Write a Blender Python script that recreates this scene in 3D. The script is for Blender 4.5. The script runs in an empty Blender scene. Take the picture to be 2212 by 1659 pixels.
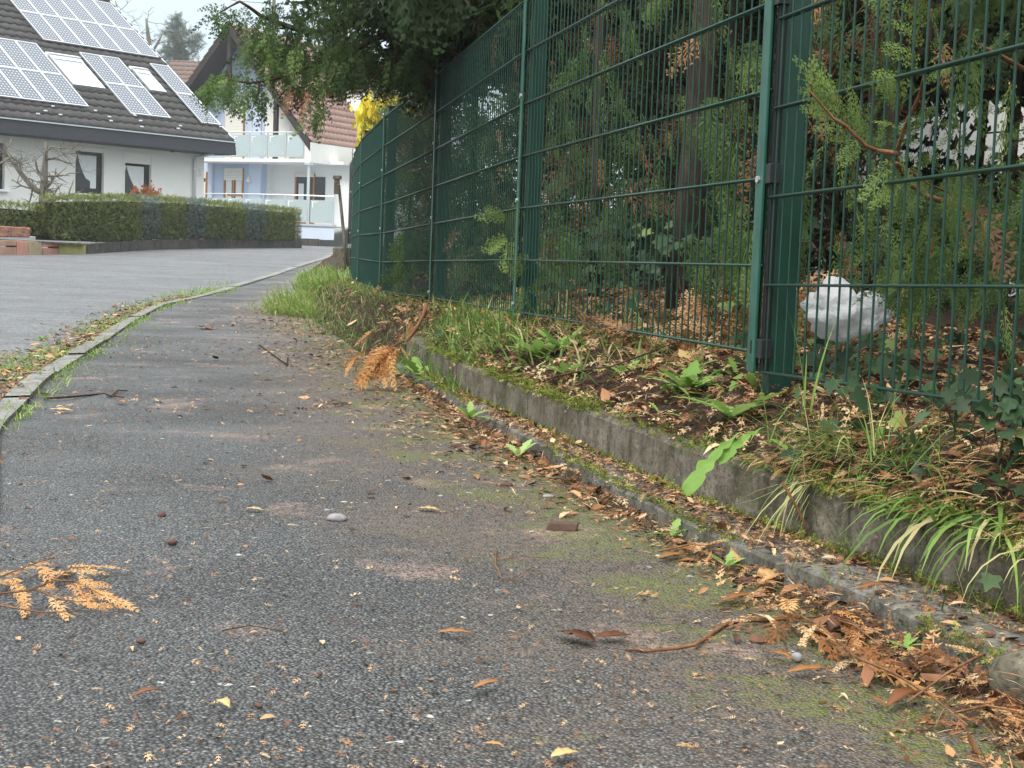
import bpy, math, random
import numpy as np
from mathutils import Vector
random.seed(7); RNG=np.random.default_rng(7)
scene=bpy.context.scene
# ------------------------------------------------------------------ camera
F=3322.;H=.56;PIT=math.atan(.0864);ROL=.0375
FW=np.array([0,math.cos(PIT),-math.sin(PIT)]);R0=np.array([1,0,0.]);U0=np.array([0,math.sin(PIT),math.cos(PIT)])
RT=math.cos(ROL)*R0+math.sin(ROL)*U0;UP=math.cos(ROL)*U0-math.sin(ROL)*R0
CAM=np.array([0,0,H])
cd=bpy.data.cameras.new('camera');cam=bpy.data.objects.new('camera',cd);scene.collection.objects.link(cam)
from mathutils import Matrix
M=Matrix(((RT[0],UP[0],-FW[0],0),(RT[1],UP[1],-FW[1],0),(RT[2],UP[2],-FW[2],H),(0,0,0,1)))
cam.matrix_world=M;cd.sensor_width=36;cd.lens=F/2212*36;cd.clip_start=.05;cd.clip_end=5000
scene.camera=cam
# ------------------------------------------------------------------ world: overcast sky, brighter overhead
SUN_EL=math.radians(50);SUN_AZ=math.radians(150)
w=bpy.data.worlds.new('World');scene.world=w;w.use_nodes=True
nt=w.node_tree;nt.nodes.clear()
def WN(t):return nt.nodes.new(t)
out=WN('ShaderNodeOutputWorld');bg=WN('ShaderNodeBackground');sky=WN('ShaderNodeTexSky')
sky.sky_type='NISHITA';sky.sun_disc=False;sky.sun_elevation=SUN_EL;sky.sun_rotation=SUN_AZ
mul=WN('ShaderNodeVectorMath');mul.operation='SCALE';mul.inputs['Scale'].default_value=.1
nt.links.new(sky.outputs[0],mul.inputs[0])
tc=WN('ShaderNodeTexCoord');sp=WN('ShaderNodeSeparateXYZ');nt.links.new(tc.outputs['Generated'],sp.inputs[0])
cr=WN('ShaderNodeValToRGB');nt.links.new(sp.outputs[2],cr.inputs[0])
cr.color_ramp.elements[0].position=0;cr.color_ramp.elements[0].color=(.52,.57,.60,1)
cr.color_ramp.elements[1].position=.9;cr.color_ramp.elements[1].color=(1,1,1,1)
e=cr.color_ramp.elements.new(.12);e.color=(.49,.57,.615,1)
e=cr.color_ramp.elements.new(.3);e.color=(.64,.71,.75,1)
gn=WN('ShaderNodeMapRange');gn.inputs[1].default_value=.1;gn.inputs[2].default_value=.9;gn.inputs[3].default_value=1.;gn.inputs[4].default_value=2.1
nt.links.new(sp.outputs[2],gn.inputs[0])
m2=WN('ShaderNodeVectorMath');m2.operation='SCALE';nt.links.new(cr.outputs[0],m2.inputs[0]);nt.links.new(gn.outputs[0],m2.inputs['Scale'])
mx=WN('ShaderNodeMix');mx.data_type='RGBA';mx.inputs[0].default_value=.9
nt.links.new(mul.outputs[0],mx.inputs[6]);nt.links.new(m2.outputs[0],mx.inputs[7])
nt.links.new(mx.outputs[2],bg.inputs[0]);bg.inputs[1].default_value=1.0;nt.links.new(bg.outputs[0],out.inputs[0])
sd=bpy.data.lights.new('sun','SUN');sd.energy=1.6;sd.angle=math.radians(14);sd.color=(1,.95,.88)
so=bpy.data.objects.new('sun',sd);scene.collection.objects.link(so)
sv=Vector((math.sin(SUN_AZ)*math.cos(SUN_EL)*-1,math.cos(SUN_AZ)*math.cos(SUN_EL),math.sin(SUN_EL)))
so.rotation_euler=sv.to_track_quat('Z','Y').to_euler()
vs=scene.view_settings;vs.view_transform='Standard';vs.look='None';vs.exposure=.75;vs.gamma=1
# ------------------------------------------------------------------ helpers: geometry of the place
def ray(x,y): return F*FW+(x-1106)*RT-(y-829.5)*UP
def at(x,y,Y): d=ray(x,y);return CAM+d*(Y/d[1])
def hit(px,P,n): d=ray(*px);return CAM+d*(((P-CAM)@n)/(d@n))
GY=[-5,13,16,20,26,29,33,38,62,100,900];GZ=[0,0,.03,.11,.263,.35,.407,.463,.5,.6,.8]
def gz(y): return float(np.interp(y,GY,GZ))
FN=[(1.224,1.135),(.571,3.55),(.011,6.0),(-.451,8.35),(-.934,10.7),(-1.324,13.0),(-1.632,15.2)]
def XF(y): return float(np.interp(y,[p[1] for p in FN],[p[0] for p in FN]))
KBp=[(0,1.15),(1.2,.86),(1.95,.66),(2.35,.57),(2.55,.50),(2.93,.375),(3.36,.262),(3.9,.14),(4.8,-.075),(6.5,-.445),(8.2,-.85),(10.7,-1.36),(13,-1.8),(15.2,-2.15),(20,-2.8),(26,-3.3),(40,-4.3)]
def KB(y): return float(np.interp(y,[p[0] for p in KBp],[p[1] for p in KBp]))
WTp=[(0,1.35),(1.6,.97),(2.25,.775),(2.57,.66),(2.96,.515),(3.35,.385),(3.9,.245),(4.55,.075),(5.3,-.12),(6.3,-.335),(8.2,-.72),(10.7,-1.22),(13,-1.62),(15.2,-1.95),(20,-2.6),(40,-4.1)]
def WT(y): return float(np.interp(y,[p[0] for p in WTp],[p[1] for p in WTp]))
LKo=[(-.95,1.0),(-1.25,3.0),(-1.55,4.95),(-1.72,5.6),(-1.9,6.55),(-2.2,7.7),(-2.35,8.5),(-2.62,10.9),(-3.0,14.2)]
def _pl(px,z): d=ray(*px);return CAM+d*((z-H)/d[2])
_o=[(0,868),(50,828),(119,794.5),(163,757),(218,725),(298,679)]
_i=[(0,933),(60,874),(99,830),(139,800),(238,735),(288,699),(357,661)]
_of=[_pl(p,.02) for p in _o];_if=[_pl(p,0) for p in _i]
LOp=[(1.,-.62),(3.,-1.12)]+[(p[1],p[0]) for p in _of]+[(13,-2.93),(16,-3.12),(22,-3.35),(28,-3.5),(40,-4.5)]
LIp=[(1.,-.5),(3.,-1.0)]+[(p[1],p[0]) for p in _if]+[(16,-3.0),(22,-3.23),(28,-3.38),(40,-4.38)]
LOp.sort();LIp.sort()
def XO(y): return min(float(np.interp(y,[p[0] for p in LOp],[p[1] for p in LOp])),XI(y)-.09)
def XI(y): return float(np.interp(y,[p[0] for p in LIp],[p[1] for p in LIp]))
SF=[(0,.32),(2.5,.285),(3.5,.245),(6,.275),(8.35,.25),(10.7,.215),(13,.21),(15.2,.2),(17,.16),(22,.2),(40,.5)]
def sfz(y): return float(np.interp(y,[p[0] for p in SF],[p[1] for p in SF]))
def sm(t): t=min(1,max(0,t));return t*t*(3-2*t)
def bump(x,y): return .010*math.sin(x*23+1.3*y*7)*math.sin(y*19+x*5)+.006*math.sin(x*61+y*13)*math.sin(y*47-x*31)
def hz(x,y):
    if x<XO(y): return gz(y)-.02
    k=KB(y)
    if x<=k: return gz(y)+(.012 if x<XI(y) else 0)
    wt=WT(y);xf=XF(y) if y<15.2 else wt+.35
    b=sm((y-5.8)/1.6)
    # near section: ledge .04, wall, soil
    if x<wt: za=.042
    elif x<xf: t=(x-wt)/(xf-wt);za=.15+(sfz(y)-.15)*sm(t)**.8+bump(x,y)*min(1,t*4)
    else: za=sfz(y)+min(.1,(x-xf)*.14)+bump(x,y)
    if b<=0: return za
    mid=k+.35*(xf-k)
    if x<xf: t=(x-k)/(xf-k);zb=gz(y)+(sfz(y)-gz(y) if sfz(y)>gz(y) else .05)*sm(t*1.35)+bump(x,y)*min(1,t*4)
    else: zb=max(sfz(y),gz(y)+.05)+min(.1,(x-xf)*.14)+bump(x,y)
    return za*(1-b)+zb*b
def gnd(px,py,lift=0.):
    d=ray(px,py);d=d/d[1];t=1.;st=.01
    while t<60:
        p=CAM+d*t
        if p[2]-lift<hz(p[0],p[1]): 
            return p
        t+=st*(1+t*.1)
    return CAM+d*30
# ------------------------------------------------------------------ helpers: meshes and tags
col=scene.collection
def tag(o,label=None,cat=None,group=None,kind=None):
    if label:o['label']=label
    if cat:o['category']=cat
    if group:o['group']=group
    if kind:o['kind']=kind
    return o
def mesh_np(name,V,FQ,mat,parent=None,org=(0,0,0),tint=None,smooth=False,uv=None):
    V=np.asarray(V,dtype=np.float32)-np.asarray(org,dtype=np.float32)
    FQ=np.asarray(FQ,dtype=np.int32);k=FQ.shape[1]
    me=bpy.data.meshes.new(name)
    me.vertices.add(len(V));me.vertices.foreach_set('co',V.ravel())
    me.loops.add(FQ.size);me.loops.foreach_set('vertex_index',FQ.ravel())
    me.polygons.add(len(FQ));me.polygons.foreach_set('loop_start',np.arange(0,FQ.size,k,dtype=np.int32))
    if smooth: me.polygons.foreach_set('use_smooth',np.ones(len(FQ),dtype=bool))
    me.update(calc_edges=True)
    if tint is not None:
        a=me.attributes.new('tint','FLOAT','POINT');a.data.foreach_set('value',np.asarray(tint,dtype=np.float32))
    if uv is not None:
        l=me.uv_layers.new(name='UVMap');l.data.foreach_set('uv',np.asarray(uv,dtype=np.float32)[FQ.ravel()].ravel())
    me.materials.append(mat)
    o=bpy.data.objects.new(name,me);col.objects.link(o)
    if parent is None:o.location=org
    else:o.parent=parent
    return o
def empty(name,loc):
    o=bpy.data.objects.new(name,None);o.location=loc;o.empty_display_size=.1;col.objects.link(o);return o
class Fr:
    def __init__(s,o,ex,ey): s.o=np.array(o,float);s.ex=np.array(ex,float);s.ey=np.array(ey,float);s.ez=np.array([0,0,1.])
    def p(s,u,o,z): return s.o+s.ex*u+s.ey*o+s.ez*z
WF=Fr((0,0,0),(1,0,0),(0,1,0))
class MB:
    def __init__(s): s.v=[];s.f=[];s.uv=None;s.t=[]
    def add(s,vs,fs,t=0.):
        b=len(s.v);s.v+= [tuple(map(float,q)) for q in vs];s.f+=[tuple(b+i for i in f) for f in fs];s.t+=[t]*len(vs);return s
    def box(s,fr,u0,u1,o0,o1,z0,z1,t=0.):
        P=[fr.p(u,o,z) for z in (z0,z1) for o in (o0,o1) for u in (u0,u1)]
        fs=[(0,2,3,1),(4,5,7,6),(0,1,5,4),(2,6,7,3),(0,4,6,2),(1,3,7,5)]
        return s.add(P,fs,t)
    def quad(s,a,b,c,d,t=0.): return s.add([a,b,c,d],[(0,1,2,3)],t)
    def prism(s,pts,dv,t=0.):
        n=len(pts);dv=np.array(dv);A=[np.array(p) for p in pts];B=[p+dv for p in A]
        return s.add(A+B,[tuple(range(n))[::-1],tuple(range(n,2*n))]+[(i,(i+1)%n,n+(i+1)%n,n+i) for i in range(n)],t)
    def tube(s,pts,rad,n=6,t=0.,cap=True):
        pts=[np.array(p,float) for p in pts];m=len(pts)
        if not hasattr(rad,'__len__'):rad=[rad]*m
        vs=[];prev=None
        for i,p in enumerate(pts):
            dr=pts[min(i+1,m-1)]-pts[max(i-1,0)];dr=dr/(np.linalg.norm(dr)+1e-9)
            if prev is None:
                a=np.array([0,0,1.]) if abs(dr[2])<.9 else np.array([1.,0,0]);x=np.cross(dr,a)
            else: x=prev-dr*(prev@dr)
            x/=np.linalg.norm(x)+1e-9;prev=x;y=np.cross(dr,x)
            for k in range(n):
                th=2*math.pi*k/n;vs.append(p+rad[i]*(math.cos(th)*x+math.sin(th)*y))
        fs=[(i*n+k,i*n+(k+1)%n,(i+1)*n+(k+1)%n,(i+1)*n+k) for i in range(m-1) for k in range(n)]
        if cap: fs+=[tuple(range(n))[::-1],tuple(range((m-1)*n,m*n))]
        return s.add(vs,fs,t)
    def build(s,name,mat,parent=None,org=(0,0,0),smooth=False,bevel=0):
        me=bpy.data.meshes.new(name);o_=np.array(org,float)
        me.from_pydata([tuple(np.array(q)-o_) for q in s.v],[],s.f);me.update()
        a=me.attributes.new('tint','FLOAT','POINT');a.data.foreach_set('value',s.t)
        me.materials.append(mat)
        if smooth:
            me.polygons.foreach_set('use_smooth',[True]*len(me.polygons))
        o=bpy.data.objects.new(name,me);col.objects.link(o)
        if parent is None:o.location=org
        else:o.parent=parent
        if bevel:
            b=o.modifiers.new('bevel','BEVEL');b.width=bevel;b.segments=2;b.limit_method='ANGLE'
        return o
# ------------------------------------------------------------------ helpers: materials
class NM:
    def __init__(s,name,rough=.6,spec=.3):
        s.m=bpy.data.materials.new(name);s.m.use_nodes=True;s.t=s.m.node_tree;s.b=s.t.nodes['Principled BSDF']
        s.b.inputs['Roughness'].default_value=rough;s.b.inputs['Specular IOR Level'].default_value=spec
        s._c=None
    def n(s,t,**k):
        x=s.t.nodes.new(t)
        for a,v in k.items():setattr(x,a,v)
        return x
    def l(s,a,b): s.t.links.new(a,b)
    def co(s,kind='Object'):
        if s._c is None:s._c=s.n('ShaderNodeTexCoord')
        return s._c.outputs[kind]
    def noise(s,scale,det=3,rough=.5,vec=None,stretch=None):
        x=s.n('ShaderNodeTexNoise');x.inputs['Scale'].default_value=scale;x.inputs['Detail'].default_value=det;x.inputs['Roughness'].default_value=rough
        v=vec if vec is not None else s.co()
        if stretch:
            mp=s.n('ShaderNodeMapping');mp.inputs['Scale'].default_value=stretch;s.l(v,mp.inputs[0]);v=mp.outputs[0]
        s.l(v,x.inputs[0]);return x.outputs[0]
    def vor(s,scale,feat='F1',out='Color',stretch=None):
        x=s.n('ShaderNodeTexVoronoi');x.feature=feat;x.inputs['Scale'].default_value=scale
        v=s.co()
        if stretch:
            mp=s.n('ShaderNodeMapping');mp.inputs['Scale'].default_value=stretch;s.l(v,mp.inputs[0]);v=mp.outputs[0]
        s.l(v,x.inputs[0]);return x.outputs[out]
    def ramp(s,fac,stops):
        r=s.n('ShaderNodeValToRGB');cr=r.color_ramp
        while len(cr.elements)<len(stops):cr.elements.new(.5)
        for e,(p,c) in zip(cr.elements,stops):
            e.position=p;e.color=(c if hasattr(c,'__len__') else (c,c,c))+(1,) if not(hasattr(c,'__len__') and len(c)==4) else c
        s.l(fac,r.inputs[0]);return r.outputs[0]
    def mix(s,f,a,b,mode='MIX'):
        x=s.n('ShaderNodeMix');x.data_type='RGBA';x.blend_type=mode
        for i,v in ((0,f),(6,a),(7,b)):
            if hasattr(v,'is_linked') or hasattr(v,'links'):s.l(v,x.inputs[i])
            else:x.inputs[i].default_value=v if i==0 else (tuple(v)+(1,))
        return x.outputs[2]
    def math(s,op,a,b=None):
        x=s.n('ShaderNodeMath');x.operation=op
        for i,v in ((0,a),(1,b)):
            if v is None:continue
            if hasattr(v,'links'):s.l(v,x.inputs[i])
            else:x.inputs[i].default_value=v
        return x.outputs[0]
    def base(s,v):
        if hasattr(v,'links'):s.l(v,s.b.inputs['Base Color'])
        else:s.b.inputs['Base Color'].default_value=tuple(v)+(1,)
        return s
    def bump(s,h,dist=.01,st=1.):
        x=s.n('ShaderNodeBump');x.inputs['Distance'].default_value=dist;x.inputs['Strength'].default_value=st;s.l(h,x.inputs['Height']);s.l(x.outputs[0],s.b.inputs['Normal']);return s
def simple(name,c,rough=.6,spec=.3,var=.15,scale=8,metal=0.):
    m=NM(name,rough,spec);n_=m.noise(scale,4)
    m.base(m.mix(n_,tuple(x*(1-var) for x in c),tuple(min(1,x*(1+var)) for x in c)));m.b.inputs['Metallic'].default_value=metal
    return m.m
def foliage(name,stops,rough=.55,transl=.35):
    m=NM(name,rough,.25);a=m.n('ShaderNodeAttribute');a.attribute_name='tint'
    nn=m.noise(14,2);f=m.math('ADD',a.outputs['Fac'],m.math('MULTIPLY',m.math('SUBTRACT',nn,.5),.35))
    c=m.ramp(f,stops);m.base(c)
    if transl:
        t=m.n('ShaderNodeBsdfTranslucent');m.l(c,t.inputs[0]);x=m.n('ShaderNodeMixShader');x.inputs[0].default_value=transl
        o=[q for q in m.t.nodes if q.type=='OUTPUT_MATERIAL'][0]
        m.l(m.b.outputs[0],x.inputs[1]);m.l(t.outputs[0],x.inputs[2]);m.l(x.outputs[0],o.inputs[0])
    return m.m
M={}
M['thuja']=foliage('thuja_green',[(0,(.02,.036,.015)),(.35,(.055,.095,.028)),(.7,(.10,.165,.045)),(1,(.21,.30,.08))])
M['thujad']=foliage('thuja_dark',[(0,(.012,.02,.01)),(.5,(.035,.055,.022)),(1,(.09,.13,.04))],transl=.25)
M['dead']=foliage('dead_frond',[(0,(.06,.03,.018)),(.4,(.20,.095,.045)),(.75,(.42,.22,.10)),(1,(.55,.36,.19))],transl=.2)
M['orange']=foliage('orange_frond',[(0,(.20,.08,.025)),(.5,(.44,.21,.07)),(1,(.62,.38,.16))],transl=.15)
M['litter']=foliage('litter_mix',[(0,(.03,.018,.012)),(.25,(.09,.04,.022)),(.5,(.25,.11,.045)),(.75,(.42,.23,.10)),(1,(.58,.42,.24))],transl=0)
M['grass']=foliage('grass_blades',[(0,(.06,.11,.025)),(.5,(.16,.27,.055)),(.85,(.32,.43,.11)),(1,(.5,.44,.22))],transl=.35)
M['moss']=foliage('moss',[(0,(.05,.06,.012)),(.5,(.15,.18,.03)),(1,(.32,.35,.08))],rough=.9,transl=.1)
M['ivy']=foliage('ivy_leaf',[(0,(.012,.028,.010)),(.6,(.03,.065,.022)),(.9,(.07,.12,.045)),(1,(.18,.22,.05))],rough=.5,transl=.15)
M['weed']=foliage('weed_leaf',[(0,(.09,.17,.03)),(.5,(.20,.35,.07)),(1,(.38,.52,.18))],transl=.35)
M['hedge']=foliage('hedge_olive',[(0,(.05,.065,.016)),(.5,(.13,.155,.038)),(1,(.29,.33,.08))],transl=.3)
M['hedgeb']=foliage('hedge_blue',[(0,(.035,.05,.04)),(.5,(.13,.17,.14)),(1,(.26,.32,.27))],transl=.3)
M['yellow']=foliage('yellow_leaf',[(0,(.35,.24,.02)),(.5,(.68,.55,.03)),(1,(.8,.72,.12))],transl=.4)
M['fartree']=foliage('far_tree_leaf',[(0,(.05,.07,.05)),(1,(.12,.15,.11))],transl=.2)
M['redleaf']=foliage('red_shrub_leaf',[(0,(.16,.05,.02)),(1,(.42,.15,.06))])
def bark(name,c1,c2):
    m=NM(name,.9,.1);n_=m.noise(18,5,.65,stretch=(1,1,.18));m.base(m.ramp(n_,[(.3,c1),(.7,c2)]));m.bump(n_,.02,1);return m.m
M['bark']=bark('conifer_bark',(.018,.014,.011),(.095,.075,.06))
M['twig']=bark('twig_bark',(.03,.02,.014),(.10,.065,.04))
M['redtwig']=bark('reddish_twig',(.10,.045,.025),(.30,.16,.08))
M['greybark']=bark('grey_bark',(.07,.065,.05),(.22,.20,.16))
def glossy_green():
    m=NM('green_powder_coat',.38,.5);n_=m.noise(40,3);m.base(m.mix(n_,(.003,.029,.018),(.007,.053,.034)));return m.m
M['fence']=glossy_green()
def mk_strip():
    m=NM('green_cover_bar',.42,.5);n_=m.noise(25,4,.6,stretch=(1,1,.3));m.base(m.ramp(n_,[(.3,(.007,.055,.036)),(.62,(.018,.10,.068)),(.85,(.12,.23,.17))]));return m.m
M['strip']=mk_strip()
M['black']=simple('black_rubber',(.012,.013,.015),.5,.4)
M['zinc']=simple('zinc_bolt',(.55,.56,.56),.35,.5,metal=.8)
# asphalt of the footpath
def asphalt():
    m=NM('footpath_asphalt',.78,.35)
    vc=m.vor(195,'F1','Color');vd=m.vor(195,'F1','Distance')
    sep=m.n('ShaderNodeSeparateColor');m.l(vc,sep.inputs[0])
    st=m.ramp(sep.outputs[0],[(0,(.032,.034,.035)),(.45,(.085,.088,.088)),(.85,(.165,.168,.162)),(.985,(.21,.21,.20)),(.995,(.34,.33,.31))])
    dk=m.ramp(vd,[(.22,1.1),(.62,.22)])
    c=m.mix(1.,st,dk,'MULTIPLY')
    big=m.noise(.9,4);c=m.mix(1.,c,m.ramp(big,[(.3,.82),(.7,1.22)]),'MULTIPLY')
    uv=m.n('ShaderNodeUVMap');s2=m.n('ShaderNodeSeparateXYZ');m.l(uv.outputs[0],s2.inputs[0]);edge=s2.outputs[0]
    # brown dirt towards the wall
    dn=m.noise(2.2,5,.6);dm=m.math('ADD',m.math('MULTIPLY',edge,.85),m.math('MULTIPLY',dn,.75))
    mask=m.ramp(dm,[(.72,0.),(1.2,.8)]);mask=m.math('MULTIPLY',mask,m.ramp(m.noise(45,4,.65),[(.38,.1),(.62,1.)]))
    c=m.mix(mask,c,m.mix(m.noise(120,2),(.075,.055,.038),(.22,.155,.105)))
    # moss patches
    mn=m.noise(4.5,6,.65);mm=m.math('ADD',m.math('MULTIPLY',m.math('POWER',edge,2.),.5),mn);mask2=m.ramp(mm,[(.77,0.),(.90,.95)])
    mask2=m.math('MULTIPLY',mask2,m.ramp(m.noise(70,3,.6),[(.38,0.),(.6,1.)]))
    c=m.mix(mask2,c,m.mix(m.noise(160,2),(.05,.065,.012),(.17,.20,.035)))
    # reddish sand smears
    rn=m.noise(3.2,5,.6,stretch=(1,.8,1));rm=m.math('MULTIPLY',m.ramp(rn,[(.585,0.),(.69,.7)]),m.ramp(m.noise(90,2),[(.4,.1),(.6,1.)]))
    c=m.mix(rm,c,(.40,.26,.20))
    # pale lime specks
    ln=m.noise(30,3,.55);lm=m.math('MULTIPLY',m.ramp(ln,[(.68,0.),(.71,.9)]),m.ramp(m.noise(2.,2),[(.45,0.),(.55,1.)]))
    c=m.mix(lm,c,(.55,.54,.48))
    m.base(c)
    m.l(m.ramp(m.noise(1.6,4,.6),[(.35,.38),(.65,.75)]),m.b.inputs['Roughness']);m.b.inputs['Specular IOR Level'].default_value=.45
    h=m.math('SUBTRACT',1.,vd);m.bump(m.math('ADD',h,m.math('MULTIPLY',m.noise(60,2),.6)),.0048,1.)
    return m.m
M['asphalt']=asphalt()
def road():
    m=NM('road_asphalt',.6,.4)
    vc=m.vor(75,'F1','Color');sep=m.n('ShaderNodeSeparateColor');m.l(vc,sep.inputs[0])
    st=m.ramp(sep.outputs[0],[(0,.04),(.6,.10),(1,.19)])
    c=m.mix(1.,st,m.ramp(m.noise(.9,6,.7,stretch=(.5,1.4,1)),[(.3,(.60,.62,.64)),(.7,(1.2,1.24,1.26))]),'MULTIPLY')
    c=m.mix(m.math('MULTIPLY',m.ramp(m.noise(7,3,.6,stretch=(.6,1,1)),[(.4,0.),(.7,1.)]),.3),c,(.22,.235,.24))
    cv=m.vor(1.1,'DISTANCE_TO_EDGE','Distance',stretch=(.5,1,1));c=m.mix(m.math('MULTIPLY',m.ramp(cv,[(.004,1.),(.012,0.)]),m.ramp(m.noise(.7,2),[(.5,0.),(.6,.7)])),c,(.03,.03,.03));m.base(c);m.bump(sep.outputs[1],.006,1.);return m.m
M['road']=road()
def concrete(name,a,b,moss=.5,sc=6):
    m=NM(name,.9,.15);n_=m.noise(sc*3,6,.65);c=m.ramp(n_,[(.3,a),(.7,b)])
    p=m.noise(90,3,.6);c=m.mix(m.ramp(p,[(.35,.55),(.48,0.)]),c,tuple(x*.35 for x in a))
    mn=m.noise(sc,5,.6);c=m.mix(m.math('MULTIPLY',m.ramp(mn,[(.46,0.),(.66,1.)]),moss),c,(.05,.055,.022))
    g=m.noise(sc*.6,3);c=m.mix(m.math('MULTIPLY',m.ramp(g,[(.45,0.),(.6,1.)]),.3),c,(.13,.10,.075));sk=m.noise(14,5,.7,stretch=(1,1,.5));c=m.mix(m.math('MULTIPLY',m.ramp(sk,[(.5,0.),(.66,1.)]),.6),c,tuple(x*.3 for x in a));lc=m.noise(26,4,.6);c=m.mix(m.math('MULTIPLY',m.ramp(lc,[(.64,0.),(.70,1.)]),.5),c,(.33,.33,.27))
    m.base(c);m.bump(m.math('ADD',m.noise(70,5,.7),m.math('MULTIPLY',m.noise(30,3),.4)),.0055,1.);return m.m
M['wall']=concrete('weathered_concrete',(.085,.074,.056),(.26,.232,.182),.75,7)
M['edge']=concrete('edging_concrete',(.10,.098,.085),(.27,.26,.225),.6,9)
M['kerb']=concrete('kerb_stone',(.17,.17,.16),(.34,.34,.32),.15)
M['darkkerb']=concrete('dark_garden_kerb',(.035,.034,.032),(.09,.085,.08),.25,2)
def soil():
    m=NM('bank_soil',.95,.1);n_=m.noise(22,6,.7);m.base(m.ramp(n_,[(.3,(.022,.014,.01)),(.55,(.06,.038,.026)),(.75,(.12,.075,.05))]));m.bump(m.noise(60,6,.7),.02,1.);return m.m
M['soil']=soil()
M['lawn']=simple('far_ground',(.05,.07,.03),.9,.1,.4,2)
def plaster(name,c):
    m=NM(name,.9,.1);n_=m.noise(3,4);m.base(m.mix(n_,tuple(x*.93 for x in c),c));m.bump(m.noise(60,4,.6),.02,.6);return m.m
M['white']=plaster('white_render',(.80,.79,.74));M['blue']=plaster('blue_render',(.47,.55,.70));M['blue2']=plaster('pale_blue_render',(.58,.65,.77))
M['roofd']=simple('dark_roof_tile',(.058,.055,.053),.75,.25,.45,2.5)
M['roofp']=simple('pinkish_roof_tile',(.29,.185,.155),.8,.2,.2,1.5)
M['roofb']=simple('brown_roof_tile',(.17,.12,.10),.8,.2,.2,1.5)
M['slate']=simple('eave_slate',(.045,.048,.055),.6,.3,.2,6)
M['wood']=simple('dark_stained_wood',(.035,.025,.022),.7,.2,.3,6)
M['orangewood']=simple('orange_window_wood',(.42,.17,.045),.5,.3,.15,6)
M['darkframe']=simple('dark_window_frame',(.012,.010,.010),.4,.4)
M['shutter']=simple('roller_shutter',(.78,.76,.68),.6,.3,.05)
M['alu']=simple('aluminium_frame',(.62,.65,.66),.35,.5,.05,4,.6)
M['whitem']=simple('white_metal',(.75,.78,.8),.4,.5,.05)
def glassm(name,c,rough=.06):
    m=NM(name,rough,.5);n_=m.noise(1.2,2);m.base(m.mix(n_,tuple(x*.8 for x in c),c));return m.m
M['glass']=glassm('dark_window_glass',(.02,.025,.025));M['skyglass']=glassm('roof_window_glass',(.35,.42,.42),.04)
M['frost']=glassm('frosted_balcony_glass',(.42,.50,.50),.3)
M['curtain']=simple('net_curtain',(.68,.70,.68),.8,.1,.15,30)
M['sand']=NM('sandstone',.9,.1)
q=M['sand'];q.base(q.ramp(q.noise(5,5,.65),[(.3,(.14,.085,.07)),(.5,(.34,.17,.125)),(.7,(.30,.24,.10))]));q.bump(q.noise(20,5),.05,1);M['sand']=q.m
M['mossstone']=concrete('mossy_block',(.07,.065,.05),(.20,.18,.13),.9,8)
M['pebble']=simple('grey_pebble',(.24,.23,.235),.45,.4,.3,60);M['brownst']=simple('brown_stone',(.10,.06,.045),.7,.2,.4,60)
M['leafo']=foliage('fallen_leaf',[(0,(.07,.025,.015)),(.35,(.22,.085,.03)),(.7,(.42,.20,.07)),(1,(.62,.45,.20))],rough=.45,transl=.2)
def bagm():
    m=NM('white_plastic',.35,.5);m.base((.80,.81,.82));t=m.n('ShaderNodeBsdfTranslucent');t.inputs[0].default_value=(.8,.82,.84,1);x=m.n('ShaderNodeMixShader');x.inputs[0].default_value=.45
    o=[q for q in m.t.nodes if q.type=='OUTPUT_MATERIAL'][0];m.l(m.b.outputs[0],x.inputs[1]);m.l(t.outputs[0],x.inputs[2]);m.l(x.outputs[0],o.inputs[0]);m.bump(m.math('ADD',m.vor(28,'F1','Distance'),m.math('MULTIPLY',m.noise(45,4,.6),.8)),.012,.9);return m.m
M['bag']=bagm()
def solar():
    m=NM('solar_cells',.3,.4);uv=m.n('ShaderNodeUVMap');s=m.n('ShaderNodeSeparateXYZ');m.l(uv.outputs[0],s.inputs[0])
    ax=m.math('ABSOLUTE',m.math('SUBTRACT',m.math('FRACT',s.outputs[0]),.5));ay=m.math('ABSOLUTE',m.math('SUBTRACT',m.math('FRACT',s.outputs[1]),.5))
    dia=m.math('GREATER_THAN',m.math('ADD',ax,ay),.76);gr=m.math('GREATER_THAN',m.math('MAXIMUM',ax,ay),.475)
    k=m.math('MAXIMUM',dia,m.math('MULTIPLY',gr,.35))
    m.base(m.mix(k,(.05,.065,.09),(.52,.56,.60)));return m.m
M['solar']=solar()
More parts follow.
